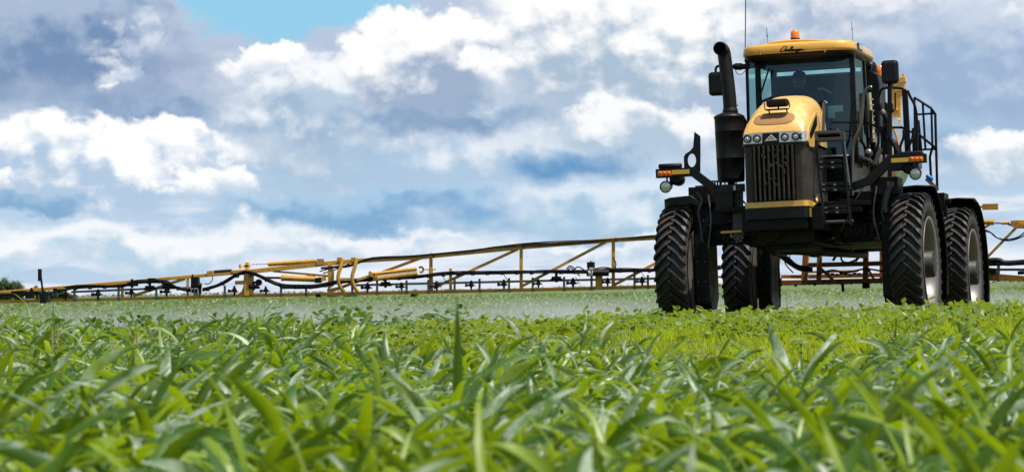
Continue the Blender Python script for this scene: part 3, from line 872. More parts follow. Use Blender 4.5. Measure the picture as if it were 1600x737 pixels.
# ---- hood
zl = P(1206, 209, -1.15).z
xL, xR = P(1159, 215, -1.15).x, P(1256, 212, -1.15).x
hc, hw = (xL + xR) / 2, (xR - xL) / 2
ztop = P(1230, 151, .3).z
HS = [(-1.13, 0.02, .985), (-1.11, .07, .99), (-1.05, .145, 1.0), (-.92, .235, 1.0), (-.70, .345, 1.0), (-.40, .43, 1.0), (-.05, .48, .99), (.25, .50, .98), (.50, .50, .95)]
hk = (ztop - zl) / .5
SIDE_DROP = .10
def hood_sec(y, h, k, n=33, off=0.0):
    """cross section of the hood from the left skirt over the top to the right skirt"""
    out = []
    H = h * hk
    for i in range(n):
        u = -1 + 2 * i / (n - 1)
        an = (1 - u) * math.pi / 2                     # pi..0
        ex = .62
        cx = math.copysign(abs(math.cos(an)) ** ex, math.cos(an)); cz = abs(math.sin(an)) ** ex
        out.append(Vector((hc + (hw * k + off) * cx, y, zl + (H + off) * cz)))
    return out
m = MB()
rows = []
for (y, h, k) in HS:
    s_ = hood_sec(y, h, k)
    zb = zl - (SIDE_DROP if y > -1.06 else 0)
    s_ = [Vector((s_[0].x, y, zb - .0))] + s_ + [Vector((s_[-1].x, y, zb))]
    rows.append(s_)
m.grid(rows, 0, True); m.add(rows[-1], [tuple(range(len(rows[-1])))], 0)
# front lip below
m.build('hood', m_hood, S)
hood = S.children[-1]
# side skirts of the hood (dark sculpted vent and amber panel behind the lamps)
def hood_at(u, y, off=.004):
    for i in range(len(HS) - 1):
        if HS[i][0] <= y <= HS[i + 1][0]:
            f = (y - HS[i][0]) / (HS[i + 1][0] - HS[i][0])
            h = HS[i][1] * (1 - f) + HS[i + 1][1] * f; k = HS[i][2] * (1 - f) + HS[i + 1][2] * f
            an = (1 - u) * math.pi / 2; ex = .62
            return Vector((hc + (hw * k + off) * math.copysign(abs(math.cos(an)) ** ex, math.cos(an)), y - off, zl + (h * hk + off) * abs(math.sin(an)) ** ex))
def hood_patch(name, mat, uc, yc, ru, ry, off=.004, n=28, power=1.0):
    m = MB(); rows = []
    for r in range(0, 6):
        rr = r / 5
        rows.append([hood_at(uc + ru * rr * math.copysign(abs(math.cos(q * 2 * math.pi / n)) ** power, math.cos(q * 2 * math.pi / n)), yc + ry * rr * math.copysign(abs(math.sin(q * 2 * math.pi / n)) ** power, math.sin(q * 2 * math.pi / n)), off) for q in range(n)])
    m.grid(rows, 0, True, True)
    return m.build(name, mat, hood)
hood_patch('hood_screen', m_tan, -.02, -1.0, .34, .085, .005, 36, .8)
# lamp band, grille, lower trim and bumper wrap round the nose
def wrap(z0, z1, off, yback=-.35, rad=.10, n=7, yf=-1.15, xl=None, xr=None):
    xl = (xL if xl is None else xl) - off; xr = (xR if xr is None else xr) + off; yf -= off
    pts = [Vector((xl, yback, 0))]
    for i in range(n): a_ = math.pi + (math.pi / 2) * i / (n - 1); pts.append(Vector((xl + rad + rad * math.cos(a_), yf + rad + rad * math.sin(a_), 0)))
    for i in range(1, 8): pts.append(Vector((xl + rad + (xr - xl - 2 * rad) * i / 8, yf - .018 * math.sin(math.pi * i / 8), 0)))
    for i in range(n): a_ = 1.5 * math.pi + (math.pi / 2) * i / (n - 1); pts.append(Vector((xr - rad + rad * math.cos(a_), yf + rad + rad * math.sin(a_), 0)))
    pts.append(Vector((xr, yback, 0)))
    return pts
def wrapband(name, mat, z0, z1, off, parent=S, top=True, **k):
    pts = wrap(z0, z1, off, **k); m = MB()
    n = max(1, 1)
    rows = [[p + Vector((0, 0, z)) for p in pts] for z in (z0, z1)]
    m.grid(rows, 0, True)
    m.add(rows[0], [tuple(range(len(pts)))[::-1]], 0); m.add(rows[1], [tuple(range(len(pts)))], 0)
    return m.build(name, mat, parent, bevel=.006)
z_lt, z_lb = P(1206, 208.5, -1.16).z, P(1206, 225.5, -1.16).z
z_gb = P(1206, 315, -1.16).z
z_yb = P(1206, 323.5, -1.2).z
z_bb = P(1206, 344, -1.2).z
lampband = wrapband('lamp_band', m_chr, z_lb + .02, z_lt + .012, .004, yback=-.95, rad=.07)
wrapband('lamp_band_lip', m_blk, z_lb - .012, z_lb + .02, .012, yback=-.7, parent=lampband, rad=.07)
# black centre with the triangle badge
yb = P(1203, 215, -1.175)
m = MB(); m.plate(seg([(1190, 208.5), (1216, 207), (1216, 224), (1190, 225)], -1.178), (), .012, 0)
pn = m.build('badge_panel', m_blk, lampband)
m = MB()
tri = seg([(1193.5, 220.5), (1204, 209.6), (1213.5, 219)], -1.190); tri_i = seg([(1197.5, 218.8), (1204, 212.2), (1209.6, 217.7)], -1.190)
m.plate(tri, [tri_i], .006, 0)
m.plate(seg([(1199, 218.2), (1204.5, 213.6), (1208.6, 216.8)], -1.190), (), .006, 1)
m.build('triangle_badge', [m_white, m_ref], lampband)
for (px, py, yy_) in ((1166.5, 217, -1.172), (1181.4, 216.5, -1.176), (1225, 214, -1.176), (1242, 213, -1.172)):
    m = MB(); c = P(px, py, yy_)
    m.lathe(c, (0, -1, 0), [(-.02, .052), (.006, .052), (.008, .044), (-.006, .040)], 24, 1)
    m.lathe(c, (0, -1, 0), [(-.008, .041), (.002, .030), (.006, 0)], 24, 0)
    m.lathe(c, (0, -1, 0), [(.004, .016), (.009, .012), (.010, 0)], 12, 2)
    m.build('headlight', [m_lens, m_blk, m_chr], lampband)
c = P(1252, 213, -1.13); m = MB()
dirr = Vector((.75, -.66, 0)).normalized()
m.lathe(c, dirr, [(-.02, .046), (.012, .046), (.012, .038)], 20, 1); m.lathe(c, dirr, [(.006, .038), (.012, .02), (.015, 0)], 20, 0)
m.build('headlight', [m_lens, m_blk], lampband)
# grille: recess + moulded sides + vertical slats
grille = wrapband('grille', m_gl, z_gb, z_lb - .012, -.006, yback=-.6, rad=.07)
m = MB()
ga, gb = P(1176, 300, -1.17), P(1243, 300, -1.17)
m.span((ga.x, -1.165, z_gb + .012), (gb.x, -1.15, z_lb - .02), 0)
ins = m.build('grille_recess', m_hole, grille)
m = MB(); nsl = 9
for k in range(nsl):
    xx = ga.x + (gb.x - ga.x) * (k + .5) / nsl
    bow = .010 * math.sin(math.pi * (k + .5) / nsl)
    m.beam((xx, -1.180 - bow, z_gb + .012), (xx, -1.180 - bow, z_lb - .02), .030, .03, 0, up=Vector((0, 1, 0)))
m.build('grille_slats', m_gl, grille, bevel=.008)
# straw and dirt caught on the slats
m = MB(); rr = random.Random(3)
for k in range(26):
    col_ = rr.choice([2, 3, 4, 4, 5, 5, 6, 6, 7]); u_ = rr.random() ** 1.6
    xx = ga.x + (gb.x - ga.x) * (col_ + rr.choice([.12, .85]) + rr.uniform(-.06, .06)) / nsl
    zz = z_lb - .03 - .04 - u_ * (z_lb - z_gb) * .62
    m.box((xx, -1.203, zz), (rr.uniform(.006, .012), .006, rr.uniform(.01, .05)))
m.build('chaff', pbr('grille_chaff', (.12, .085, .05), .85), grille, kind='stuff')
side = wrapband('nose_side_panel', m_blk, z_gb - .02, z_lb + .0, -.02, yback=.4, rad=.12)
wrapband('lower_trim', m_yel, z_yb, z_gb, .012, yback=-.75, rad=.08)
wrapband('bumper', m_plast, z_bb + .02, z_yb - .008, .004, yback=-.8, rad=.05)
m = MB(); m.span((xL + .02, -1.1, z_bb - .12), (xR - .02, -.5, z_bb + .02)); m.build('nose_underside', m_frame, S, bevel=.01)
m = MB(); c0 = P(1262, 318, -.95)
m.tube([(xR + .0, -.80, z_yb + .02), (xR + .02, -.66, z_yb + .06), (xR + .025, -.58, z_yb + .17)], .022, 8, 0, 6); m.build('trim_tail', m_yel, S)
m = MB(); m.beam((xR + .012, -1.0, z_bb + .03), (xR + .012, -1.0, z_yb - .02), .02, .03); m.build('marker_strip', m_ref, S)
# hood flank: amber panel behind the lamps with dark slot
m = MB()
fl = [Vector((xR + .010, y_, zl + z_)) for y_, z_ in ((-1.02, -.10), (-.98, .03), (-.86, .12), (-.45, .30), (-.30, .33), (-.32, -.02), (-.62, -.16), (-.9, -.17))]
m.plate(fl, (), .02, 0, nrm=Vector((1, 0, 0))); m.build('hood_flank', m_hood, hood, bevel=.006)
m = MB()
fl = [Vector((xR + .024, y_, zl + z_)) for y_, z_ in ((-.90, .00), (-.55, .20), (-.42, .26), (-.42, .14), (-.7, .0), (-.86, -.06))]
m.plate(fl, (), .014, 0, nrm=Vector((1, 0, 0))); m.build('hood_vent', m_hole, hood)
m = MB(); m.span((xL + .06, .45, zl - .25), (xR - .02, .62, ztop - .06)); m.build('hood_rear_panel', m_plast, S, bevel=.03)
# receiver bar on the hood
yy_ = -.98
m = MB(); c0, c1 = P(1197, 162, yy_), P(1231, 160, yy_)
m.beam(c0, c1, .10, .12, 0)
m.build('hood_receiver', m_plast, S, bevel=.028)
rc = S.children[-1]
m = MB()
m.tube(seg([(1193.5, 161), (1194, 171), (1198, 172.5), (1216, 171), (1231, 170), (1233, 166), (1232, 159)], yy_), .008, 6)
m.tube(seg([(1215, 167), (1216, 172)], yy_), .012, 6); m.beam(P(1196, 172, yy_), P(1230, 170, yy_), .018, .08)
for dxx in (1200, 1228): m.tube([P(dxx, 171, yy_), P(dxx, 171, yy_) + Vector((0, .1, -.10))], .01, 6)
m.build('receiver_mount', m_blk, rc)
for bx in (1200.5, 1211, 1222):
    m = MB(); m.lathe(P(bx, 161.5 - (bx - 1200) * .04, yy_ - .062), (0, -1, 0), [(0, .008), (.006, .006), (.006, 0)], 8); m.build('screw', m_hole, rc)

# ---- exhaust
ye = .15
m = MB(); ct, cb = P(1138, 176, ye), P(1141.5, 284, ye)
hh = (ct - cb).length; ax = (ct - cb).normalized()
m.lathe(cb, ax, [(0, .13), (.0, .17), (.02, .178), (.06, .18), (hh * .33, .186), (hh * .335, .19), (hh * .345, .186), (hh * .72, .193), (hh * .725, .197), (hh * .735, .193), (hh - .08, .196), (hh - .07, .203), (hh - .05, .203), (hh - .03, .17), (hh, .10), (hh, 0)], 40)
m.lathe(cb - ax * .12, ax, [(0, .05), (.12, .05)], 12)
for q in range(6):
    c = cb + Vector((-.16 + .05 * q, -.12, -.03)); m.lathe(c, (0, 0, -1), [(-.03, .01), (.05, .01), (.05, 0)], 6)
m.build('muffler', m_plast, S)
muf = S.children[-1]
m = MB()
pp = [P(1140, 176, ye), P(1138.5, 150, ye), P(1135, 120, ye), P(1132, 95, ye), P(1130.5, 84, ye), P(1129.5, 79, ye) + Vector((0, -.03, 0)), P(1128.5, 77, ye) + Vector((-.0, -.10, 0)), P(1128, 77.5, ye) + Vector((0, -.17, 0))]
m.tube(pp, .085, 24, 0, 5, caps=False)
m.lathe(P(1140, 174, ye), ax, [(-.03, .10), (0, .098), (.03, .092), (.04, .086)], 24)
m.build('exhaust_pipe', m_plast, muf, solid=.008)
m = MB(); m.tube([P(1141, 165, ye) + Vector((.09, 0, 0)), P(1147, 165, ye)], .012, 8); m.build('pipe_clamp_bolt', m_stl, muf)
m = MB(); e0 = P(1128, 77.5, ye) + Vector((0, -.165, 0)); m.lathe(e0, (0, -1, 0), [(-.02, .075), (-.02, 0)], 20); m.build('pipe_mouth', m_hole, muf)
m = MB(); m.lathe(P(1158, 190, .35), (0, 0, 1), [(-.12, .05), (.0, .07), (.05, .05), (.05, 0)], 14); m.build('intake_cap', m_blk, muf)

# ---- cab
yf, yr = .62, 2.15
zt = P(1250, 88, yf).z
fl0, fl1 = P(1169, 150, yf).x, P(1331, 150, yf).x      # outer front posts
zfl = P(1250, 250, yf).z
# plan outline: bowed front, tapering back
def cab_ring(z, inset=0.0):
    tz = (z - zfl) / (zt - zfl)
    dxl = .04 * (1 - tz); x0_, x1_ = fl0 - .01 + dxl * .2 + inset, fl1 + .02 + .02 * (1 - tz) - inset
    bow = .16 - .04 * tz
    pts = []
    fwd = .10 * (1 - tz)
    N = 12
    for i in range(N + 1):
        u = i / N
        pts.append(Vector((x0_ + (x1_ - x0_) * u, yf + inset - fwd - bow * (1 - (2 * u - 1) ** 2) + .0, z)))
    pts.append(Vector((x1_ + .01, yf + .8, z))); pts.append(Vector((x1_ - .05, yr - inset, z)))
    pts.append(Vector((x0_ + .05, yr - inset, z))); pts.append(Vector((x0_ - .01, yf + .8, z)))
    return pts
zs = [zfl + (zt - zfl) * i / 6 for i in range(7)]
m = MB(); rows = [cab_ring(z)[0:13] for z in zs]; m.grid(rows, 0, True); m.build('windshield', m_glass, S)
def panel(idx, name):
    m = MB(); rows = [[cab_ring(z)[i] for i in idx] for z in zs]; m.grid(rows, 0, True); return m.build(name, m_glass, S)
panel((12, 13), 'door_window'); panel((13, 14), 'side_window'); panel((15, 16), 'side_window'); panel((16, 0), 'side_window')
m = MB(); zr_ = P(1270, 119, 2.15).z
rows = [[cab_ring(z)[i] for i in (14, 15)] for z in (zr_, zt)]; m.grid(rows, 0, True); m.build('rear_window', m_glass, S)
# frame posts and rails
m = MB()
def post(i, w, d=.05, off=(0, 0)):
    for k in range(len(zs) - 1):
        a_, b_ = cab_ring(zs[k])[i], cab_ring(zs[k + 1])[i]
        o_ = Vector((off[0], off[1], 0)); m.beam(a_ + o_, b_ + o_ + Vector((0, 0, .002)), w, d)
post(12, .065, .07, (.0, -.005)); post(0, .035, .05); post(13, .04, .05); post(16, .05, .05); post(14, .08, .08); post(15, .08, .08)
post(1, .05, .03, (.02, .02))
for z in (zfl, zt - .01):
    r_ = cab_ring(z); r2 = r_ + [r_[0]]
    m.tube(r2, .035, 6)
r_ = cab_ring(zr_); m.tube([r_[14], r_[15]], .03, 6)
for q in range(6):                                    # rear lower wall
    pass
m.span((r_[15].x, yr - .03, zfl), (r_[14].x, yr, zr_))
m.span((fl0 + .03, yf + .02, zfl - .04), (fl1 - .0, yr, zfl + .02))
m.span((fl0 + .05, yf + .06, zfl - .45), (fl1 - .05, yr - .1, zfl - .04))
# header behind the glass
rt = cab_ring(zt - .04, .02); rb = cab_ring(zt - .12, .02)
m.grid([rb[0:13], rt[0:13]], 0, False)
# dashboard cowl
m.span((-.30, yf + .02, zfl), (.32, yf + .30, zfl + .42)); m.span((.42, yf + .12, zfl + .3), (.62, yf + .9, zfl + .62))
m.build('cab_frame', m_blk, S, bevel=.006)
cabf = S.children[-1]
m = MB(); wp0 = P(1180, 160, .44); m.beam(P(1184, 158, .42), P(1201, 106, .46), .02, .02); m.beam(P(1186, 160, .42), P(1206, 152, .42), .03, .03); m.build('wiper', m_blk, S)
# interior
dxs = P(1249, 150, 1.6).x + .02
m = MB(); m.span((-.02 - .25, 1.35, zfl + .25), (-.02 + .25, 1.85, zfl + .42)); m.span((-.26, 1.8, zfl + .4), (.24, 1.95, zfl + 1.02)); m.span((-.14, 1.82, zfl + 1.03), (.12, 1.92, zfl + 1.22)); m.span((-.15, 1.4, zfl), (.13, 1.8, zfl + .26))
m.span((.30, 1.3, zfl + .45), (.38, 1.75, zfl + .52)); m.v = [(p[0] + dxs, p[1], p[2]) for p in m.v]; m.build('driver_seat', m_seat, S, bevel=.04)
m = MB(); sw = Vector((dxs, 1.02, zfl + .66)); axs = Vector((0, .55, .83)).normalized(); u_ = axs.orthogonal().normalized(); w_ = axs.cross(u_)
m.tube([sw + (u_ * math.cos(q * math.pi / 12) + w_ * math.sin(q * math.pi / 12)) * .19 for q in range(25)], .014, 6); m.tube([sw, sw - axs * .4], .03, 8); m.tube([sw - u_ * .19, sw + u_ * .19], .012, 6); m.build('steering_wheel', m_blk, S)
m = MB(); pa = P(1305, 175, 1.2); m.box(pa, (.24, .05, .22), 0); m.box(pa + Vector((0, -.03, 0)), (.20, .01, .17), 1); m.tube([pa, pa + Vector((.05, .05, -.4))], .015, 6); m.build('monitor', [m_blk, m_white], S, bevel=.01)
m = MB(); m.span((.48, .95, zfl + .25), (.66, 1.6, zfl + .50)); m.build('armrest_console', m_grey, S, bevel=.03)
m = MB(); m.tube(seg([(1276, 143), (1281, 138), (1287, 140), (1296, 145), (1300, 144)], 1.9), .016, 8, 0, 4); m.build('tank_handle', m_yel, S)

# roof
zr0, zr1 = P(1240, 84.5, .45).z, P(1240, 69, .5).z
ra, rb_ = P(1156, 84, .35).x, P(1334, 76, .35).x
rc_ = (ra + rb_) / 2; rw = (rb_ - ra) / 2
def roof_ring(z, off, y0=.27, y1=2.08, ex=.26, n=64):
    pts = []
    for q in range(n):
        an = 2 * math.pi * q / n
        c_, s__ = math.cos(an), math.sin(an)
        x_ = rc_ + (rw + off) * math.copysign(abs(c_) ** ex, c_); y_ = (y0 + y1) / 2 + ((y1 - y0) / 2 + off) * math.copysign(abs(s__) ** ex, s__)
        if y_ < 1.0: y_ -= .07 * (1 - ((x_ - rc_) / rw) ** 2)
        pts.append(Vector((x_, y_, z)))
    return pts
hgt = zr1 - zr0
m = MB(); rows = [roof_ring(zr0, -.03), roof_ring(zr0, 0), roof_ring(zr0 + .25 * hgt, .006), roof_ring(zr0 + .7 * hgt, -.004), roof_ring(zr0 + .92 * hgt, -.022), roof_ring(zr0 + 1.0 * hgt, -.06), roof_ring(zr0 + 1.01 * hgt, -.25), roof_ring(zr0 + 1.02 * hgt, -.5)]
m.grid(rows, 0, True, True); m.add(rows[-1], [tuple(range(64))], 0); m.add(rows[0], [tuple(range(64))[::-1]], 0)
roof = m.build('roof', m_yel, S)
m = MB(); rows = [roof_ring(zt - .03, -.11), roof_ring(zr0 - .05, -.05), roof_ring(zr0 - .005, -.012), roof_ring(zr0 - .002, -.02)]
m.grid(rows, 0, True, True); m.add(rows[0], [tuple(range(64))[::-1]], 0); m.add(rows[-1], [tuple(range(64))], 0); m.build('roof_underside', m_plast, S)
yrf = .27 - .075
for (px) in (1187, 1288):
    m = MB(); m.beam(P(px, 86 - (px - 1187) * .045, yrf), P(px, 78 - (px - 1187) * .045, yrf + .01), .022, .02); m.build('roof_latch', m_bronze, roof, bevel=.004)
c = P(1347, 76, .8); m = MB(); m.box(Vector((rb_ + .006, c.y - .05, zr0 + hgt * .5)), (.02, .30, .085), 0); m.box(Vector((rb_ + .018, c.y - .05, zr0 + hgt * .5)), (.008, .26, .06), 1); m.build('roof_marker_lamp', [m_blk, m_chr], roof)
# script lettering on the roof front, drawn as pen strokes
word = {
 'C': [[(1.05, .95), (.9, 1.12), (.6, 1.05), (.25, .6), (.1, .2), (.3, -.02), (.7, .02), (1.1, .2)]],
 'h': [[(0, 0), (.32, .95), (.38, 1.05), (.3, .9), (.02, 0)], [(.05, .15), (.25, .42), (.38, .38), (.3, .05), (.42, .02), (.55, .15)]],
 'a': [[(.42, .38), (.2, .42), (.04, .18), (.1, .0), (.3, .1), (.45, .4), (.38, .05), (.55, .08)]],
 'l': [[(0, .1), (.3, .75), (.35, 1.0), (.27, .95), (.1, .15), (.2, .0), (.38, .12)]],
 'e': [[(.02, .15), (.3, .28), (.28, .42), (.1, .35), (.05, .08), (.2, -.02), (.42, .12)]],
 'n': [[(0, 0), (.12, .4), (.04, .05), (.22, .36), (.36, .38), (.3, .05), (.42, .0), (.55, .12)]],
 'g': [[(.42, .38), (.2, .42), (.04, .18), (.1, .0), (.3, .1), (.45, .4), (.25, -.35), (.05, -.45), (.1, -.2), (.55, .1)]],
 'r': [[(0, 0), (.12, .38), (.22, .42), (.34, .38), (.3, .1), (.4, .0), (.6, .12), (1.2, .16)]]}
adv = {'C': .95, 'h': .5, 'a': .5, 'l': .30, 'e': .4, 'n': .5, 'g': .5, 'r': .6}
m = MB(); pen = 0.0
total = sum(adv[c] for c in 'Challenger')
# metres per pen unit
pA, pB = P(1217, 81.5, yrf), P(1254, 80, yrf)
sc_ = (pB - pA).length / total
for ch in 'Challenger':
    for st in word[ch]:
        pts = []
        for (ux, uz) in st:
            xx = pA.x + (pen + ux + uz * .35) * sc_
            yy2 = .27 - .07 * (1 - ((xx - rc_) / rw) ** 2) - .012
            pts.append(Vector((xx, yy2, pA.z + .004 + uz * sc_ * .95 + (pB.z - pA.z) * (pen / total))))
        m.tube(pts, .0058, 5, 0, 4)
    pen += adv[ch]
m.build('script_lettering', m_hole, roof)
# roof rail, beacon, aerials
m = MB(); m.tube(seg([(1181, 74.5), (1190, 71.5), (1210, 66.5), (1240, 63.5), (1262, 63), (1290, 63.8), (1306, 65.5)], .75), .018, 8, 0, 5)
for (px, py) in ((1181, 75), (1308, 66)): m.box(P(px, py + .5, .75), (.05, .06, .04), 1)
m.tube(seg([(1259.5, 63), (1259.5, 68)], .75), .012, 6, 1)
m.build('roof_rail', [m_yel, m_blk], S)
cb = P(1242, 70, .85); cu = P(1242, 46, .85); H = cu.z - cb.z
m = MB(); m.lathe(cb, (0, 0, 1), [(0, .03), (H * .22, .03), (H * .24, .062), (H * .42, .064), (H * .44, .06)], 24); m.lathe(cb, (0, 0, 1), [(-.02, .045), (.02, .045)], 12); bs = m.build('beacon', m_blk, S)
m = MB(); m.lathe(cb, (0, 0, 1), [(H * .44, .062), (H * .70, .060), (H * .86, .052), (H * .96, .034), (H, .012), (H * 1.002, 0)], 24); m.build('beacon_dome', m_red, bs)
def aerial(pts, y, r, name='aerial', knob=None):
    m = MB(); m.tube(seg(pts, y), r, 6)
    if knob: m.tube(seg(knob, y), r * 2.2, 6)
    m.build(name, m_stl if r > .004 else m_blk, S)
aerial([(1163.5, 78), (1164.5, -14)], .6, .0085)
aerial([(1199, 69), (1197, 43)], 1.6, .0035, knob=[(1198, 58), (1197.6, 54)])
aerial([(1332, 67), (1330, 34)], 1.6, .0035, knob=[(1331, 47), (1330.6, 44)]); 

# ---- mirrors
ym = .35
def rbox(c, d, name, mat, parent, bev): m = MB(); m.box(c, d); return m.build(name, mat, parent, bevel=bev)
mr = rbox(P(1390, 112.5, ym), ((P(1404, 112, ym) - P(1377, 112, ym)).x, .11, (P(1390, 94, ym) - P(1390, 131, ym)).z), 'mirror', m_plast, S, .045)
m = MB(); m.beam(P(1389.5, 131, ym + .06), P(1389.5, 292, ym + .06), .055, .05); m.box(P(1389, 168, ym + .06), (.10, .08, .10)); m.tube(seg([(1398, 145), (1398, 170), (1392, 176)], ym + .05), .012, 6); m.box(P(1384, 134, ym), (.015, .02, .05), 0); m.box(P(1394, 134, ym), (.015, .02, .05), 0)
m.tube(seg([(1389, 176), (1388, 210), (1396, 226), (1402, 238)], ym + .05), .028, 8, 0, 4)
m.build('mirror_post', m_blk, mr)
ml = rbox(P(1119, 131, ym), ((P(1131, 112, ym) - P(1110, 112, ym)).x * 1.2, .11, (P(1390, 112, ym) - P(1390, 150, ym)).z), 'mirror', m_plast, S, .045)
m = MB(); m.tube(seg([(1170, 104), (1150, 104), (1124, 103), (1118, 106), (1117, 114)], ym + .05), .018, 8, 0, 4); m.tube(seg([(1170, 104), (1145, 104)], ym + .05), .038, 10); m.tube(seg([(1158, 104), (1148, 104)], ym + .05), .048, 10)
m.tube(seg([(1148, 109), (1151, 115), (1158, 116), (1164, 110)], ym + .05), .005, 5, 0, 5)
m.build('mirror_post', m_blk, ml)

# ---- lamp outriggers
def outrigger(side):
    yb_ = -.40
    m = MB()
    if side < 0:
        A, B = P(1024.5, 271.5, yb_), P(1082, 268.5, yb_)
        m.beam(A, B, .115, .09); m.beam(P(1079, 267, yb_), P(1118, 297, yb_), .105, .09); m.beam(P(1115, 295.5, yb_), P(1162, 293, yb_), .10, .09)
        m.span(P(1116, 300, yb_ - .02), P(1150, 330, yb_ + .2))
        for q in range(4): m.lathe(P(1112 + q * 4, 288, yb_), (0, 0, 1), [(-.06, .012), (.03, .012), (.03, .02), (.05, .02), (.05, 0)], 6)
        r_ = m.build('lamp_outrigger', m_blk, S, bevel=.006)
        m = MB(); m.box(P(1146.5, 293.5, yb_ - .05), (.03, .006, .06)); m.build('outrigger_label', m_white, r_)
        sig, ref = (1037, 271, 1027, 1047), (1062, 268.5, 1048.5, 1076)
        lampc, hous = (1040, 291.5), (1057, 280)
    else:
        m.beam(P(1390, 249.5, yb_), P(1447, 247, yb_), .115, .09); m.beam(P(1393, 247, yb_), P(1355, 285, yb_), .12, .09); m.beam(P(1358, 282, yb_), P(1330, 292, yb_), .1, .09)
        r_ = m.build('lamp_outrigger', m_blk, S, bevel=.006)
        sig, ref = (1430.5, 248.5, 1420.5, 1441), (1405, 250, 1391.5, 1419)
        lampc, hous = (1430, 271), (1420, 262)
    m = MB(); m.span(P(sig[2], sig[1] + 4.5, yb_ - .052), P(sig[3], sig[1] - 4.5, yb_ - .07)); ts = m.build('turn_signal', m_org, r_, bevel=.006)
    m = MB()
    for q in range(3): m.lathe(P(sig[2] + (sig[3] - sig[2]) * (q + .5) / 3, sig[1], yb_ - .07), (0, -1, 0), [(0, .024), (.006, .02), (.008, 0)], 14)
    m.build('signal_bulb', pbr('signal_lens', (.80, .16, .006), .35), ts)
    m = MB(); dy_ = -.6 if side < 0 else .3
    m.plate(seg([(ref[2], ref[1] - 3.4 + .7), (ref[3], ref[1] - 3.4 - .7), (ref[3], ref[1] + 3.4 - .7), (ref[2], ref[1] + 3.4 + .7)], yb_ - .052), (), .006); m.build('reflector', m_ref, r_)
    m = MB(); c = P(lampc[0], lampc[1], yb_ + .02); ax_ = Vector((0, -1, -.15)).normalized()
    m.lathe(c, ax_, [(-.16, .05), (-.12, .06), (.03, .076), (.048, .080), (.050, .072), (.03, .070)], 28, 1); m.lathe(c, ax_, [(.036, .072), (.052, .046), (.058, 0)], 28, 0)
    m.tube([c + Vector((0, .05, .06)), c + Vector((0, .05, .16))], .014, 6, 1)
    m.build('work_lamp', [m_lens, m_blk], r_)
    m = MB(); c = P(hous[0], hous[1], yb_ + .22); m.lathe(c, (0, 1, 0), [(-.10, .05), (-.09, .085), (.1, .085), (.12, .05), (.12, 0)], 20); m.build('lamp_housing', m_plast, r_)
    return r_
oL = outrigger(-1); oR = outrigger(1)
m = MB(); m.lathe(P(1028, 260.5, -.35), (P(1065, 259, -.35) - P(1028, 260.5, -.35)), [(0, .02), (.01, .035), (.3, .038), (.31, .02), (.31, 0)], 14); m.build('rubber_roller', m_hose, oL)
m = MB(); m.span(P(1404, 243, -.38), P(1443, 236.5, -.2)); m.build('rubber_pad', m_plast, oR, bevel=.02)
m = MB(); hole = seg([(1080 + 6.6 * math.cos(q * math.pi / 10), 250.5 + 10.5 * math.sin(q * math.pi / 10)) for q in range(20)], -.36)
outl = seg([(1084, 206), (1093, 212.5), (1093.3, 240), (1093, 269), (1083, 264), (1068, 264), (1067.5, 245), (1070, 240.5), (1077, 236), (1082, 230)], -.36)
m.plate(outl, [hole], .025); m.build('sight_plate', m_blk, S, bevel=.003)

# ---- fenders
def fender(x0, x1, y, r, a0, a1, n=24, name='fender', curl=0.03):
    m = MB(); rows = []
    for i in range(n + 1):
        an = R_(a0 + (a1 - a0) * i / n)
        c_, s__ = math.cos(an), math.sin(an)
        rows.append([Vector((xx, y + rr * c_, .93 + rr * s__)) for xx, rr in ((x0, r - .05), (x0 + (x1 - x0) * .06, r), (x0 + (x1 - x0) * .5, r + .012), (x0 + (x1 - x0) * .94, r), (x1, r - .05))])
    m.grid(rows, 0, True); return m.build(name, m_plast, S, solid=.02)
fender(TX - .26, TX + .26, 0, 1.04, 78, -25)
fender(TX - .26, TX + .26, 4.0, 1.04, 98, -25)
fender(-TX - .24, -TX + .26, 4.0, 1.04, 80, -20)
# short flat flap over the left front tyre
m = MB(); m.plate(seg([(1037, 313), (1046, 310), (1078, 306.5), (1094, 318), (1094, 326), (1088, 322), (1076, 317), (1052, 318), (1046, 317)], -.30), (), .02)
for k in range(6):
    pass
fd = m.build('fender', m_plast, S, bevel=.004)
m = MB(); rows = [[P(px, py, y_) for px, py in ((1037, 312.6), (1046, 309.5), (1078, 306), (1094, 318))] for y_ in (-.30, .1, .45, .75)]
rows = [[p - Vector((0, 0, .05 * i * i * .6)) for p in r] for i, r in enumerate(rows)]
m.grid(rows, 0, True); m.build('fender_top', m_plast, fd, solid=.015)
m = MB(); m.box(P(1476, 330, 3.1), (.05, .04, .16)); m.box(P(1481, 314, 3.2), (.06, .05, .05)); m.build('fender_bracket', m_blk, S)
m = MB(); m.tube(seg([(1086, 296), (1100, 295)], -.1), .05, 12); m.tube(seg([(1088, 300), (1096, 313), (1090, 330), (1093, 350), (1096, 378)], -.35), .017, 6, 1, 5); m.build('steering_cylinder', [m_blk, m_grey], S)
m = MB(); m.tube(seg([(1390, 289), (1385, 303), (1382, 318), (1384, 332)], -.25), .045, 10, 0, 4); m.box(P(1391, 288, -.27), (.09, .08, .07)); m.tube(seg([(1382, 312), (1376, 330), (1381, 345)], -.28), .012, 6); m.build('steering_cylinder', m_grey, S, bevel=.004)

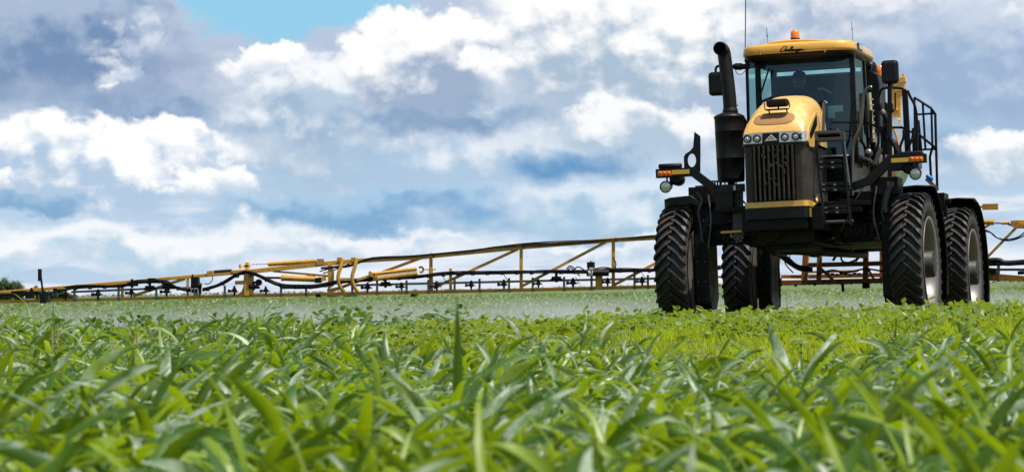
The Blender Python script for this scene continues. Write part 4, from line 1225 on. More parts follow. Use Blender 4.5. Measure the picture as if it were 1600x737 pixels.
# ---- ladder and platform
yl = -.55
m = MB()
tpo = seg([(1271, 206.5), (1318, 204.5), (1320, 219), (1271, 221)], yl)
sl_ = seg([(1277, 210.8), (1279, 209.3), (1310, 208.3), (1312, 210), (1312, 213), (1310, 214.6), (1279, 215.8), (1277, 214.5)], yl)
m.plate(tpo, [sl_], .05, 0); m.span(P(1272, 219, yl + .05), P(1318, 206, yl + .45), 0)
lad = m.build('ladder', m_grey, S, bevel=.004)
m = MB(); m.span(P(1277, 215, yl + .02), P(1312, 209, yl + .045)); m.build('slot_back', m_hole, lad)
m = MB(); m.beam(P(1274, 221, yl), P(1288, 352, yl - .3), .03, .06); m.build('ladder_side', m_blk, lad)
m = MB(); m.beam(P(1316, 220, yl), P(1329, 352, yl - .3), .03, .06, 0); m.beam(P(1318.5, 220, yl - .034), P(1327, 290, yl - .20), .012, .008, 1); m.build('ladder_side', [m_blk, m_pipe], lad)
for (py, i_) in ((251, 0), (259, 1), (286, 2), (294, 3), (322, 4), (329, 5)):
    f = (py - 220) / 132; yy2 = yl - .3 * f
    m = MB(); x0p, x1p = 1276 + 14 * f, 1318 + 12 * f
    for dz_ in (0, 2.4):
        m.tube(seg([(x0p, py + 3 + dz_), ((x0p + x1p) / 2 - 10, py + .3 + dz_), ((x0p + x1p) / 2 + 10, py + dz_), (x1p, py + 2.5 + dz_)], yy2), .013, 6, 0, 4)
    for q in range(7):
        xx = x0p + (x1p - x0p) * (q + .5) / 7; m.box(P(xx, py + 2.5, yy2), (.035, .05, .022), 1 if q in (0, 3) else 0)
    m.build('step', [m_blk, m_pipe], lad)
m = MB(); m.tube(seg([(1285, 347), (1332, 345)], yl - .25), .022, 8); m.build('ladder_bottom_bar', m_grey, lad)
m = MB(); m.span((.50, .0, 1.76), (1.30, 3.3, 1.82)); m.span((.46, -.55, 1.62), (.95, .1, 1.68)); m.span((1.24, .0, 1.66), (1.30, 3.3, 1.76)); m.build('platform', m_frame, S, bevel=.005)
m = MB(); m.span((.55, -.1, 1.25), (1.0, .95, 1.62)); m.span((.62, -.25, 1.3), (.95, -.1, 1.5)); m.build('fuel_tank', m_frame, S, bevel=.03)
m = MB(); m.plate([P(1334, 236, 2.3), P(1372, 232, 2.3), P(1372, 300, 2.3), P(1334, 300, 2.3)], (), .03); m.build('darkening_plate', m_frame, S)  # plain black plate, added only to darken this spot behind the handrails
# handrails
def rail(pts, y, r=.018, mat=None, ys_=None, name='handrail', sp=4):
    m = MB()
    if ys_: pts3 = [P(px, py, yy_) for (px, py), yy_ in zip(pts, ys_)]
    else: pts3 = seg(pts, y)
    m.tube(pts3, r, 8, 0, sp); return m.build(name, mat or m_blk, S)
rail([(1361, 137), (1358, 136), (1352, 141), (1348, 152), (1345.5, 185), (1343, 200), (1334, 220), (1331, 240), (1330.5, 305)], .15, .022, m_rail)
rail([(1285, 215), (1287, 163), (1288, 160), (1291, 162)], -.1, .02, m_rail)
rail([(1371, 200), (1371, 160), (1375, 143), (1382, 137.5), (1408, 138), (1416, 143), (1420, 143)], 1.0, .018)
rail([(1296, 191), (1341, 191)], .2, .012)
rl = rail([(1418, 143), (1421, 150), (1431, 176), (1432, 240)], 1.6, .018)
m = MB(); m.beam(P(1413, 141, 1.3), P(1418, 243, 1.3), .075, .05); m.build('platform_post', m_blk, S)
m = MB()
for a_, b_ in (((1428, 152), (1429, 243)), ((1441, 162), (1445, 232)), ((1454.5, 169.5), (1456, 232))): m.tube(seg([a_, b_], 2.1), .016, 8)
m.tube(seg([(1428, 152), (1454, 169), (1460.5, 178), (1463.5, 298)], 2.1), .018, 8)
m.tube(seg([(1430, 179), (1461, 177)], 2.1), .014, 8); m.tube(seg([(1430, 234), (1462, 233)], 2.1), .014, 8)
m.tube(seg([(1456, 230), (1452, 245), (1454, 286)], 2.1), .018, 8)
m.build('platform_gate', m_blk, S)
m = MB(); m.tube([P(1352, 190, .8), P(1368, 198, 1.0), P(1380, 199.5, 1.1), P(1408, 199, 1.3), P(1416, 203.5, 1.4), P(1436, 211, 1.8), P(1461, 231, 2.1)], .017, 8)
m.build('handrail', m_blk, S)
for pts in ([(1351, 168), (1351, 205), (1345, 226), (1345, 262)], [(1360, 172), (1360, 212), (1354, 232), (1356, 262)], [(1372, 172), (1371.5, 222), (1367, 240), (1368, 264)], [(1411, 203), (1411, 214), (1406, 228), (1406, 240)], [(1426, 205), (1424, 218), (1418, 232), (1418, 241)], [(1380, 172), (1380, 250)]):
    rail(pts, 1.25, .018, name='platform_post', sp=3)
m = MB(); m.tube(seg([(1357, 145), (1360, 185), (1364, 222)], 1.35), .028, 8, 0, 4)
for k in range(8): m.box(P(1361.5 + k * .6, 155 + k * 9, 1.30), (.03, .03, .016), 1)
m.build('sight_tube', [m_tube, m_white], S)
m = MB(); m.tube(seg([(1373, 163), (1378, 175), (1388, 192), (1380, 198)], .9), .035, 10, 0, 4); m.lathe(P(1376.5, 172.5, .9), Vector((.5, 0, -.85)), [(0, .038), (.03, .042), (.06, .038)], 14, 1); m.tube(seg([(1383, 160), (1384, 230)], 1.1), .02, 8); m.tube(seg([(1387, 195), (1384, 215), (1398, 225), (1401, 245)], .95), .04, 8, 0, 5); m.box(P(1381, 220, 1.0), (.09, .1, .36), 0); m.build('fill_hose', [m_hose, m_stl], S)
m = MB(); m.lathe(P(1357, 240, .9), (0, -1, .3), [(0, .05), (.06, .05), (.08, .03), (.08, 0)], 12); m.tube(seg([(1376, 232), (1371, 242), (1366, 256)], .8), .03, 8); m.build('valve', m_pipe, S)
# tank and rear machinery
tc_ = Vector((P(1312, 240, 2.5).x, 2.5, P(1312, 236, 2.5).z)); TRD = (P(1400, 240, 2.5).x - tc_.x)
m = MB(); m.lathe(tc_, (0, 1, 0), [(-.12, 0), (-.10, TRD * .5), (-.04, TRD * .85), (.03, TRD * .97), (.10, TRD), (1.3, TRD), (1.4, TRD * .9), (1.45, 0)], 64); tk = m.build('spray_tank', m_tank, S)
m = MB()
for yy_ in (.12,):
    m.tube([tc_ + Vector((TRD * 1.012 * math.cos(q * math.pi / 32), yy_, TRD * 1.012 * math.sin(q * math.pi / 32))) for q in range(65)], .014, 6)
m.build('tank_strap', m_yel, tk)
m = MB(); m.span((-.5, 2.35, tc_.z - TRD - .05), (.8, 4.0, tc_.z - TRD * .75)); m.build('tank_cradle', m_frame, S)
m = MB(); m.lathe(P(1357, 110, 2.3), (0, 0, 1), [(-.06, .09), (-.02, .11), (.06, .11), (.11, .085), (.125, .04), (.125, 0)], 20, 0)
m.box(P(1355.5, 105, 2.3) + Vector((0, -.112, 0)), (.045, .012, .045), 1); m.build('receiver_dome', [m_plast, m_ref], S)
m = MB(); m.plate(seg([(1350, 112), (1358, 111.5), (1370, 115), (1375, 119), (1378, 130), (1380, 200), (1354, 200)], 2.25), (), .5); m.build('air_intake_panel', m_plast, S, bevel=.02)
m = MB(); m.lathe(P(1374, 112, 2.6), (0, 0, 1), [(-.10, .075), (.0, .075), (.07, .06), (.09, .03), (.09, 0)], 20); m.build('beacon', m_red, S)
m = MB(); y_ = 4.6
m.beam(P(1400.5, 125, y_), P(1400, 240, y_), .13, .10); m.beam(P(1392.5, 140, y_ + .1), P(1391, 240, y_ + .1), .07, .10); m.beam(P(1411.5, 122, y_), P(1409.5, 150, y_), .06, .1)
m.beam(P(1396, 127, y_), P(1415, 124, y_), .08, .12); m.beam(P(1398, 141, y_), P(1412, 139, y_), .05, .12); m.box(P(1411, 119, y_), (.04, .05, .08)); m.beam(P(1396, 172, y_), P(1404, 172, y_), .03, .14)
m.beam(P(1362, 140, y_), P(1364, 240, y_), .06, .1)
m.build('lift_mast', m_yel, S, bevel=.006)
m = MB(); m.lathe(P(1451, 277, 1.9), (.6, 0, -.5), [(-.05, .02), (-.03, .03), (.05, .03), (.06, .014)], 12, 0); m.build('blue_bottle', m_blue, S)
m = MB(); m.beam(P(1446, 279, 1.95), P(1464, 296, 1.95), .05, .02); m.build('step_bracket', m_pipe, S)
m = MB(); m.beam(P(1427, 200, 1.9), P(1428, 243, 1.9), .05, .05); m.beam(P(1433, 188, 1.95), P(1438, 243, 1.95), .05, .04); m.build('platform_post', m_blk, S, bevel=.004)
m = MB(); m.span(P(1408, 252, .5), P(1440, 264, .8)); m.box(P(1402, 258, .5), (.26, .2, .14)); m.build('battery_box', m_blk, S, bevel=.01)

# ---- boom centre section, lift links and right wing root
BY = 5.35
m = MB()
def bb(a_, b_, w, d=.08, y=BY, mi=0): m.beam(P(a_[0], a_[1], y), P(b_[0], b_[1], y), w, d, mi)
bb((1209, 442), (1392, 438), .075, .12); bb((1262, 432), (1392, 429), .06, .08, BY + .25); bb((1262, 414), (1392, 411), .065, .10)
bb((1255, 443), (1260, 372), .085, .09); bb((1278, 442), (1280, 372), .065, .08, BY - .1); bb((1351, 440), (1352, 380), .075, .08); bb((1281, 419), (1303, 440), .04, .05, BY - .15)
bb((1211, 434), (1216, 400), .05, .06); bb((1376, 440), (1376, 385), .05, .06, BY + .1); bb((1255, 425), (1340, 423), .03, .05, BY + .4); bb((1220, 432), (1255, 432), .05, .1, BY + .1)
bb((1350, 410), (1364, 436), .03, .04); bb((1230, 395), (1392, 390), .04, .06, BY + .1)
m.build('boom_centre_frame', m_bronze, S, bevel=.004)
m = MB()
m.tube(seg([(1196, 396), (1215, 398), (1235, 412), (1250, 420), (1268, 421)], BY - .3), .034, 10, 0, 6); m.tube(seg([(1200, 392), (1222, 398), (1243, 415), (1262, 418)], BY - .35), .03, 10, 0, 6)
m.tube(seg([(1224, 396), (1226, 412), (1238, 426)], BY - .3), .01, 6, 0, 5); m.tube(seg([(1233, 395), (1233, 408)], BY - .3), .008, 6)
m.tube(seg([(1312, 398), (1315, 408), (1325, 410), (1338, 405)], BY - .3), .015, 6, 0, 5); m.tube(seg([(1300, 407), (1308, 396), (1320, 391)], BY - .3), .022, 6, 0, 5); m.tube(seg([(1335, 408), (1345, 396)], BY - .3), .022, 6)
m.tube(seg([(1275, 428), (1300, 422), (1320, 426), (1350, 420), (1380, 424)], BY - .2), .014, 6, 0, 5)
m.tube(seg([(1315, 442), (1316, 456)], BY), .022, 8); m.box(P(1212, 441, BY - .1), (.14, .12, .12)); m.box(P(1352, 446, BY - .1), (.1, .1, .08)); m.box(P(1272, 444.5, BY - .05), (.03, .05, .03)); m.box(P(1242, 446, BY - .05), (.03, .05, .03))
for q in range(8): m.box(P(1292 + q * 7, 427 + (q % 3), BY - .1), (.05, .05, .03))
m.build('boom_centre_hose', m_hose, S)
m = MB()
bb((1530, 433), (1560, 433), .10, .10, BY, 0); m.plate(seg([(1528, 427), (1560, 428), (1640, 434), (1640, 440), (1560, 439), (1528, 438)], BY), (), .10)
bb((1498, 323), (1536, 323), .03, .06, BY); m.plate(seg([(1534, 318.5), (1558.5, 318), (1558.5, 327.5), (1534, 328)], BY), (), .06)
m.tube(seg([(1500, 347), (1545, 347)], BY), .036, 14); m.tube(seg([(1544, 347), (1552, 347)], BY), .042, 14)
m.plate(seg([(1573, 349), (1578, 345), (1586, 344), (1640, 344), (1640, 357), (1586, 357), (1578, 353)], BY), (), .06); m.span(P(1591, 354, BY - .1), P(1640, 346.5, BY - .04))
bb((1590, 352), (1538, 405), .035, .05); bb((1530, 360), (1546, 350), .03, .04); m.tube(seg([(1563, 348.5), (1574, 348.5)], BY), .022, 10)
m.build('boom_wing', m_boomy, S, bevel=.004)
rw_ = S.children[-1]
m = MB(); m.tube(seg([(1550, 348.5), (1570, 348.5)], BY), .012, 8); m.lathe(P(1576, 349.5, BY - .03), (0, -1, 0), [(0, .028), (.02, .024), (.02, 0)], 12); m.build('cylinder_rod', m_pipe, rw_)
m = MB(); m.tube(seg([(1534, 358), (1545, 362), (1556, 371), (1572, 374), (1590, 370), (1605, 358)], BY - .1), .010, 6, 0, 5); m.tube(seg([(1534, 360), (1548, 364), (1558, 372), (1575, 376), (1595, 370), (1610, 360)], BY - .1), .009, 6, 0, 5)
m.tube(seg([(1530, 411), (1545, 407), (1560, 407), (1575, 411), (1640, 405)], BY - .06), .04, 8, 0, 5); m.tube(seg([(1530, 413), (1640, 409)], BY - .02), .03, 8)
for q in range(5): m.box(P(1546 + q * 12, 412, BY - .1), (.08, .05, .04))
m.box(P(1548, 425, BY - .05), (.14, .08, .06)); m.box(P(1594, 426, BY - .05), (.09, .06, .05))
m.build('boom_hose', m_hose, rw_)
m = MB(); m.tube(seg([(1530, 419), (1560, 421), (1640, 421)], BY - .03), .018, 8); bb((1559, 407), (1558.5, 440), .03, .12); m.build('spray_pipe', m_stl, rw_)

# ---- left wing of the boom (picture left): every piece in the plane 46.5 m off, square to the sight line
BD = 46.5
def q3(px, py, dd=0.0): return Q(px, py, BD + dd)
UPB = MI @ Vector((0, 1, 0))
def yb_bot(px): return float(np.interp(px, [-60, 0, 300, 380, 500, 700, 900, 1030, 1130], [472.5, 471, 464.3, 462, 459.8, 455.5, 451.3, 448, 445]))
def yb_top(px): return float(np.interp(px, [-60, 0, 150, 330, 380, 400, 500, 560, 650, 820, 960, 1026, 1130], [461, 457, 444.6, 429, 425, 423, 412.5, 407, 402, 385.5, 374.5, 371, 365]))
arm = bpy.data.objects.new('boom_wing', None); COL.objects.link(arm); arm.parent = S; arm.location = q3(1130, 445)
arm['label'] = 'long left boom wing of trusses, hoses and nozzles'
OFF = arm.location.copy()
def bbuild(m_, name, mats, **k):
    m_.v = [tuple(Vector(p) - OFF) for p in m_.v]
    return m_.build(name, mats, arm, **k)
def bar(m_, a_, b_, w, d=.06, dd=0.0, mi=0): m_.beam(q3(*a_, dd), q3(*b_, dd), w, d, mi, up=UPB)
m = MB()
xs_ = [-40, 0, 100, 200, 300, 384, 450, 500, 560, 650, 740, 820, 890, 960, 1026, 1125]
for a_, b_ in zip(xs_[:-1], xs_[1:]):
    w_ = .05 if b_ <= 384 else .066
    bar(m, (a_, yb_top(a_)), (b_ + .3, yb_top(b_ + .3)), w_, w_)
bbuild(m, 'upper_chord', m_boomy, bevel=.005)
m = MB()
for a_, b_ in zip([-40, 120, 300, 384, 500, 700, 900], [120, 300, 384, 500, 700, 900, 1125]): bar(m, (a_, yb_bot(a_)), (b_ + .2, yb_bot(b_ + .2)), .045, .05)
m.span(q3(496, 453), q3(508, 450)) if False else None
bbuild(m, 'lower_chord', m_boomy, bevel=.004)
m = MB()
for a_, b_ in zip([384, 700], [700, 1125]): bar(m, (a_, yb_bot(a_) - 1.0), (b_, yb_bot(b_) - 1.0), .035, .04, .45)
bbuild(m, 'rear_chord', m_boomy)
for px in (60, 190, 292, 672, 813, 957):
    m = MB(); bar(m, (px, yb_top(px) + 1), (px, yb_bot(px) - 1), .05 if px > 300 else .035, .05, .003)
    if px == 672: bar(m, (px, 418), (px, 453), .062, .056, .003)
    bbuild(m, 'boom_upright', m_boomy, bevel=.004)
for a_, b_ in (((207, 462), (288, 435)), ((515, 455), (675, 396)), ((676, 449.5), (808, 389)), ((815, 446.5), (947, 377)), ((958, 445), (1050, 397)), ((425, 423.5), (512, 431))):
    m = MB(); bar(m, a_, b_, .043 if a_[0] > 430 or a_[0] == 207 else .03, .04, .012); bbuild(m, 'boom_diagonal', m_boomy, bevel=.004)
# fold joint
m = MB()
bar(m, (384, 426), (384, 462), .07, .10, -.03); bar(m, (391, 424), (391, 460), .075, .12, 0); bar(m, (362, 424.5), (400, 422.5), .05, .12, -.02)
m.plate([q3(*p, -.01) for p in ((380, 428), (380, 461), (368, 461), (376, 455), (379, 448))], (), .03, nrm=UPB)
bar(m, (366, 441.5), (381, 441), .055, .08, -.02); bar(m, (392, 441), (405, 441), .035, .06); bar(m, (379, 416), (390, 415), .035, .06); bar(m, (384, 412), (385, 424), .055, .06); m.box(q3(385, 411.5), (.05, .05, .03)); m.box(q3(374, 416), (.03, .05, .06))
bar(m, (360, 424.5), (366, 424), .05, .06, -.02)
bbuild(m, 'fold_joint', m_boomy, bevel=.006)
m = MB(); bar(m, (322, 427.5), (332, 427), .085, .09, -.02); bbuild(m, 'damper_clamp', m_boomy, bevel=.005)
m = MB(); m.tube([q3(333, 425), q3(361, 423)], .028, 10); bbuild(m, 'damper_sleeve', m_hose)
m = MB(); m.tube([q3(331, 432), q3(330, 438), q3(325, 443), q3(318, 443)], .007, 5, 0, 5); bbuild(m, 'wire', m_hose)
m = MB(); m.lathe(q3(403, 441, -.04), UPB, [(-.04, .05), (.05, .05), (.05, 0)], 14); bbuild(m, 'rubber_bumper', m_hose)
m = MB()
for k in range(9): m.box(q3(392 + k * 2.7, 413.2 - k * .08), (.02, .012, .014 if k % 2 else .006))
bbuild(m, 'chain', m_stl)
m = MB(); m.tube([q3(418, 412.5), q3(493, 408)], .035, 14); bar(m, (494, 409), (505, 409), .09, .09); bar(m, (418, 413), (415, 412), .02, .02); bbuild(m, 'support_tube', m_boomy)
m = MB(); m.tube([q3(439, 434), q3(492, 436)], .042, 16); m.tube([q3(438, 434), q3(442, 434)], .046, 16); bar(m, (478, 430.5), (492, 431), .015, .03); m.lathe(q3(498, 437), UPB, [(-.05, .045), (.05, .045)], 12); bar(m, (492, 437), (508, 435), .06, .06); bbuild(m, 'fold_cylinder', [m_boomy])
m = MB(); m.tube([q3(410, 433.5), q3(440, 434)], .016, 8); m.box(q3(496, 438, -.05), (.09, .06, .07)); bbuild(m, 'cylinder_rod', m_hose)
m = MB(); m.plate([q3(*p, -.02) for p in ((511, 412), (516.5, 412), (520.5, 425), (520.5, 446), (511, 452))], (), .05, nrm=UPB); bar(m, (510, 454), (530, 450), .05, .05); bbuild(m, 'joint_post', m_boomy, bevel=.004)
for q_ in (0, 22):
    m = MB(); m.tube([q3(534 + q_, 405 - q_ * .05, -.1), q3(531 + q_, 417, -.12), q3(527.5 + q_, 429, -.13), q3(527.5 + q_, 440, -.13), q3(531 + q_, 449, -.12), q3(536 + q_, 455.5, -.1)], .028, 12, 0, 5)
    m.box(q3(530 + q_, 405.5, -.07), (.07, .08, .06)); bbuild(m, 'cradle_arm', m_boomy)
m = MB(); bar(m, (529, 436), (550, 436), .038, .04, -.13); bbuild(m, 'cradle_crossbar', m_boomy)
m = MB(); m.tube([q3(575, 429, -.1), q3(650, 420, -.1)], .030, 14); m.tube([q3(582, 436, -.1), q3(651, 427, -.1)], .030, 14); bar(m, (556, 437), (586, 428), .035, .05, -.1); bar(m, (575, 425), (584, 431), .05, .07, -.1); bar(m, (583, 427), (587, 433), .04, .07, -.1); bbuild(m, 'lock_tube', m_boomy)
m = MB(); m.tube([q3(653, 418), q3(657, 417), q3(660, 420), q3(658, 425), q3(654, 424.5)], .015, 8, 0, 4); bar(m, (660, 421), (680, 421), .012, .012); bbuild(m, 'lock_claw', m_boomy)
# hose bundle
path = [(-60, 462), (-20, 459.5), (20, 459.5), (42, 457), (60, 458), (76, 458.5), (100, 452.5), (125, 449), (160, 448), (190, 447), (210, 442.5), (235, 440.5), (258, 442), (275, 450), (298, 454.5), (322, 452), (348, 442), (370, 430), (384, 427), (398, 429), (415, 437), (438, 446), (465, 449), (495, 448), (530, 441), (580, 437), (640, 433.5), (690, 429), (740, 427), (800, 426), (850, 425.5), (900, 425), (960, 423), (1030, 422.5), (1125, 419)]
m = MB(); rr = random.Random(9)
for k in range(8):
    ox, oy, od = rr.uniform(-1, 1), rr.uniform(-2.3, 2.3), rr.uniform(-.05, .05)
    m.tube([q3(px + ox, py + oy * (1 if px > 380 else .8) + rr.uniform(-.9, .9), -.03 + od) for px, py in path], .0135, 7, 0, 3)
for k in range(3):
    m.tube([q3(px + rr.uniform(-2, 2), py - 2.5 + rr.uniform(-1.8, 1.8), -.10) for px, py in path if px > 90], .008, 5, 0, 4)
for px in range(70, 1040, 23):
    py = np.interp(px, [p[0] for p in path], [p[1] for p in path]); m.tube([q3(px, py - 3, -.09), q3(px + .5, py + 3, -.09)], .03, 7)
bbuild(m, 'hose_bundle', m_hose)
# cables over the upper chord
m = MB()
for k in range(3):
    m.tube([q3(px, yb_top(px) - (3.2 if px > 545 else -6) + 2.2 * math.sin(px * .021 + k * .8) * (1 if px > 740 else .15) + k * .8, -.045) for px in (500, 520, 545, 580, 640, 700, 740, 770, 800, 830, 860, 890, 920, 950, 980, 1010, 1040, 1090)], .0095, 6, 0, 4)
m.tube([q3(590, 423), q3(562, 417), q3(556, 428)], .008, 5) if False else None
m.tube([q3(559, 404, 0), q3(540, 411), q3(515, 419), q3(498, 424)], .009, 6, 0, 4); m.tube([q3(545, 412), q3(520, 422), q3(503, 427)], .009, 6, 0, 4)
bbuild(m, 'cables', m_hose)
# stainless spray pipe
m = MB(); m.tube([q3(110, 456), q3(180, 453), q3(240, 450.5), q3(296, 449)], .016, 8); m.tube([q3(440, 450), q3(478, 449)], .014, 8); m.tube([q3(548, 445.5), q3(640, 443.2), q3(760, 440.5), q3(880, 437.7), q3(1010, 435.2), q3(1125, 432)], .017, 8); bbuild(m, 'spray_pipe', m_pipe)
# hanger brackets
def pipe_y(px): return float(np.interp(px, [0, 110, 296, 440, 548, 1010, 1125], [459, 456, 449, 449, 445.5, 435.2, 432]))
for px in (75, 115, 152, 184, 243, 350, 438, 477, 549, 588, 634, 668, 709, 748, 794, 831, 880, 923, 990, 1011, 1060, 1100):
    top_ = pipe_y(px) - (6 if px > 540 else 3)
    m = MB(); mid = q3(px, (top_ + yb_bot(px) + 4) / 2, -.05)
    m.beam(q3(px, top_, -.045), q3(px, yb_bot(px) + 3.5, -.045), .034, .012, 0, up=UPB)
    m.lathe(q3(px, yb_bot(px) + 2.6, -.053), -UPB, [(0, .009), (.004, .009), (.004, 0)], 8, 1); m.lathe(q3(px, yb_bot(px) - 4, -.053), -UPB, [(0, .008), (.004, .008), (.004, 0)], 8, 1)
    bbuild(m, 'hanger_bracket', [m_stl, m_white])
# nozzles: one pattern, copied
def nozzle_mb(c):
    m = MB(); k = BD / FPX            # one photo pixel in metres at the boom
    rt = MI @ Vector((1, 0, 0)); up = MI @ Vector((0, 0, 1)); bk = UPB
    m.tube([c + up * 6.5 * k, c - up * 6.5 * k], .017, 8, 0); m.tube([c + up * 3 * k, c - up * 2 * k], .030, 8, 0); m.tube([c - up * 1.2 * k - rt * 4 * k, c - up * 1.2 * k + rt * 4 * k], .020, 8, 0)
    m.tube([c - up * 1.0 * k - rt * 3 * k, c - up * 1.0 * k - rt * 6.5 * k], .014, 8, 0); m.tube([c - up * 1.0 * k - rt * 6 * k, c - up * 1.0 * k - rt * 10 * k], .022, 8, 0)
    m.tube([c - up * .5 * k + rt * 3 * k, c - up * 2.2 * k + rt * 7 * k], .010, 6, 1); m.tube([c - up * 6 * k, c - up * 8.5 * k], .010, 6, 0)
    return m
n0 = None
rt_, up_ = MI @ Vector((1, 0, 0)), MI @ Vector((0, 0, 1))
for px in (48, 101.5, 152, 204, 259, 311, 365, 414, 573, 626, 681, 735, 786, 840, 894, 948, 1002, 1056, 1110):
    py = pipe_y(px) + (3.0 if px > 540 else 4.0) - (6 if px < 60 else 0)
    c = q3(px, py, -.07) - OFF
    if n0 is None:
        n0 = nozzle_mb(Vector((0, 0, 0))).build('nozzle', [m_hose, m_brass], arm); n0.location = c
    else:
        o = n0.copy(); COL.objects.link(o); o.parent = arm; o.location = c
        s_ = 1 + .08 * math.sin(px); o.scale = (s_, s_, s_)
for (px, py) in ((868, 434.5), (601, 443), (233, 449), (205, 443), (262, 447), (395, 447)):
    m = MB(); c = q3(px, py, -.06); m.tube([c - rt_ * .07, c + rt_ * .07], .028, 8); m.tube([c - up_ * .06, c + up_ * .07], .022, 8); m.tube([c - up_ * .02 - rt_ * .09, c - up_ * .02 + rt_ * .09], .018, 8); bbuild(m, 'pipe_tee', m_hose)
# valves and fittings
m = MB(); c = q3(922, 414, -.1); m.box(c, (.10, .09, .09), 0); m.box(c - Vector((0, 0, .05)), (.085, .08, .05), 0); m.box(c - Vector((0, 0, .055)) - UPB * .05, (.06, .01, .035), 1); m.box(c + Vector((0, 0, .055)), (.03, .03, .02), 2)
m.tube([q3(915, 426, -.1), q3(950, 426, -.1)], .05, 10, 0); m.tube([q3(918, 426, -.1), q3(925, 426, -.1)], .056, 10, 1)
bbuild(m, 'boom_valve', [m_hose, m_white, m_yel], bevel=.004); m = MB()
for (a_, b_, c2, d2) in (((884, 421), (888, 415.5), (894, 417), (898, 423)), ((896, 422), (900, 417), (906, 418), (914, 424)), ((884, 425), (890, 418), (897, 424), (905, 431)), ((928, 420), (938, 418), (948, 418), (960, 421)), ((957, 402), (961, 412), (960, 418), (965, 422))):
    mw = MB(); mw.tube([q3(*p, -.12) for p in (a_, b_, c2, d2)], .010, 6, 0, 5); bbuild(mw, 'wire', m_hose)
for (px, py) in ((898, 440), (690, 437), (785, 434), (1000, 430)):
    mw = MB(); mw.tube([q3(px, py - 8, -.1), q3(px + 2, py - 3, -.1), q3(px + 7, py + 4, -.1)], .005, 5, 0, 4); bbuild(mw, 'wire', m_hose)
m = MB()
m.box(q3(304, 440, -.1), (.11, .09, .14), 0); m.tube([q3(297, 446, -.1), q3(314, 446, -.1)], .04, 10, 0)
for (px) in (298, 302, 308, 314): m.tube([q3(px, 447, -.1), q3(px, 458, -.1)], .012, 8, 1)
bbuild(m, 'boom_valve', [m_hose, m_white], bevel=.004); m = MB()
m.box(q3(236, 437, -.1), (.10, .09, .05), 0)
bbuild(m, 'boom_valve', [m_hose, m_white], bevel=.004); m = MB()
m.box(q3(28, 459, -.1), (.20, .09, .09), 0); m.box(q3(43, 461, -.1), (.16, .09, .10), 0); m.box(q3(36, 464, -.14), (.03, .03, .03), 1)
bbuild(m, 'boom_valve', [m_hose, m_white, m_yel], bevel=.004)
for (x0_, x1_, t_) in ((929, 940, 431), (700.5, 705, 419), (301, 309, 452)):
    m = MB()
    if x1_ - x0_ < 6: bar(m, ((x0_ + x1_) / 2, t_), ((x0_ + x1_) / 2, yb_bot(x0_)), .045, .04, -.03); bar(m, (694, yb_bot(700) - 2), (712, yb_bot(700) - 2), .035, .06, -.03); bar(m, (695, 426), (709, 425.5), .02, .05, -.03)
    else: m.plate([q3(x0_, t_, -.04), q3(x1_, t_, -.04), q3(x1_, yb_bot(x0_) + 2, -.04), q3(x0_, yb_bot(x0_) + 2, -.04)], (), .02, nrm=UPB)
    bbuild(m, 'clamp_plate', m_boomy, bevel=.003)
m = MB()
bar(m, (61, 420), (61, 439), .052, .06, -.12); bar(m, (62.5, 432), (67, 465), .028, .03, -.12); bar(m, (66, 458), (66.5, 473.5), .085, .08, -.12); bbuild(m, 'foam_marker', m_hose, bevel=.004)
for px, py in ((496.5, 461.5), (86, 453)):
    m = MB(); m.box(q3(px, py, -.01), (.06, .07, .05)); bbuild(m, 'boom_band', m_hose)
for px, w_ in ((672, .016), (813, .016), (957, .016), (296, .02)):
    m = MB(); bar(m, (px + 4, yb_top(px + 4) - 3.4), (px + 4, yb_top(px + 4) + 3.4), w_, .075); bbuild(m, 'boom_band', m_hose)

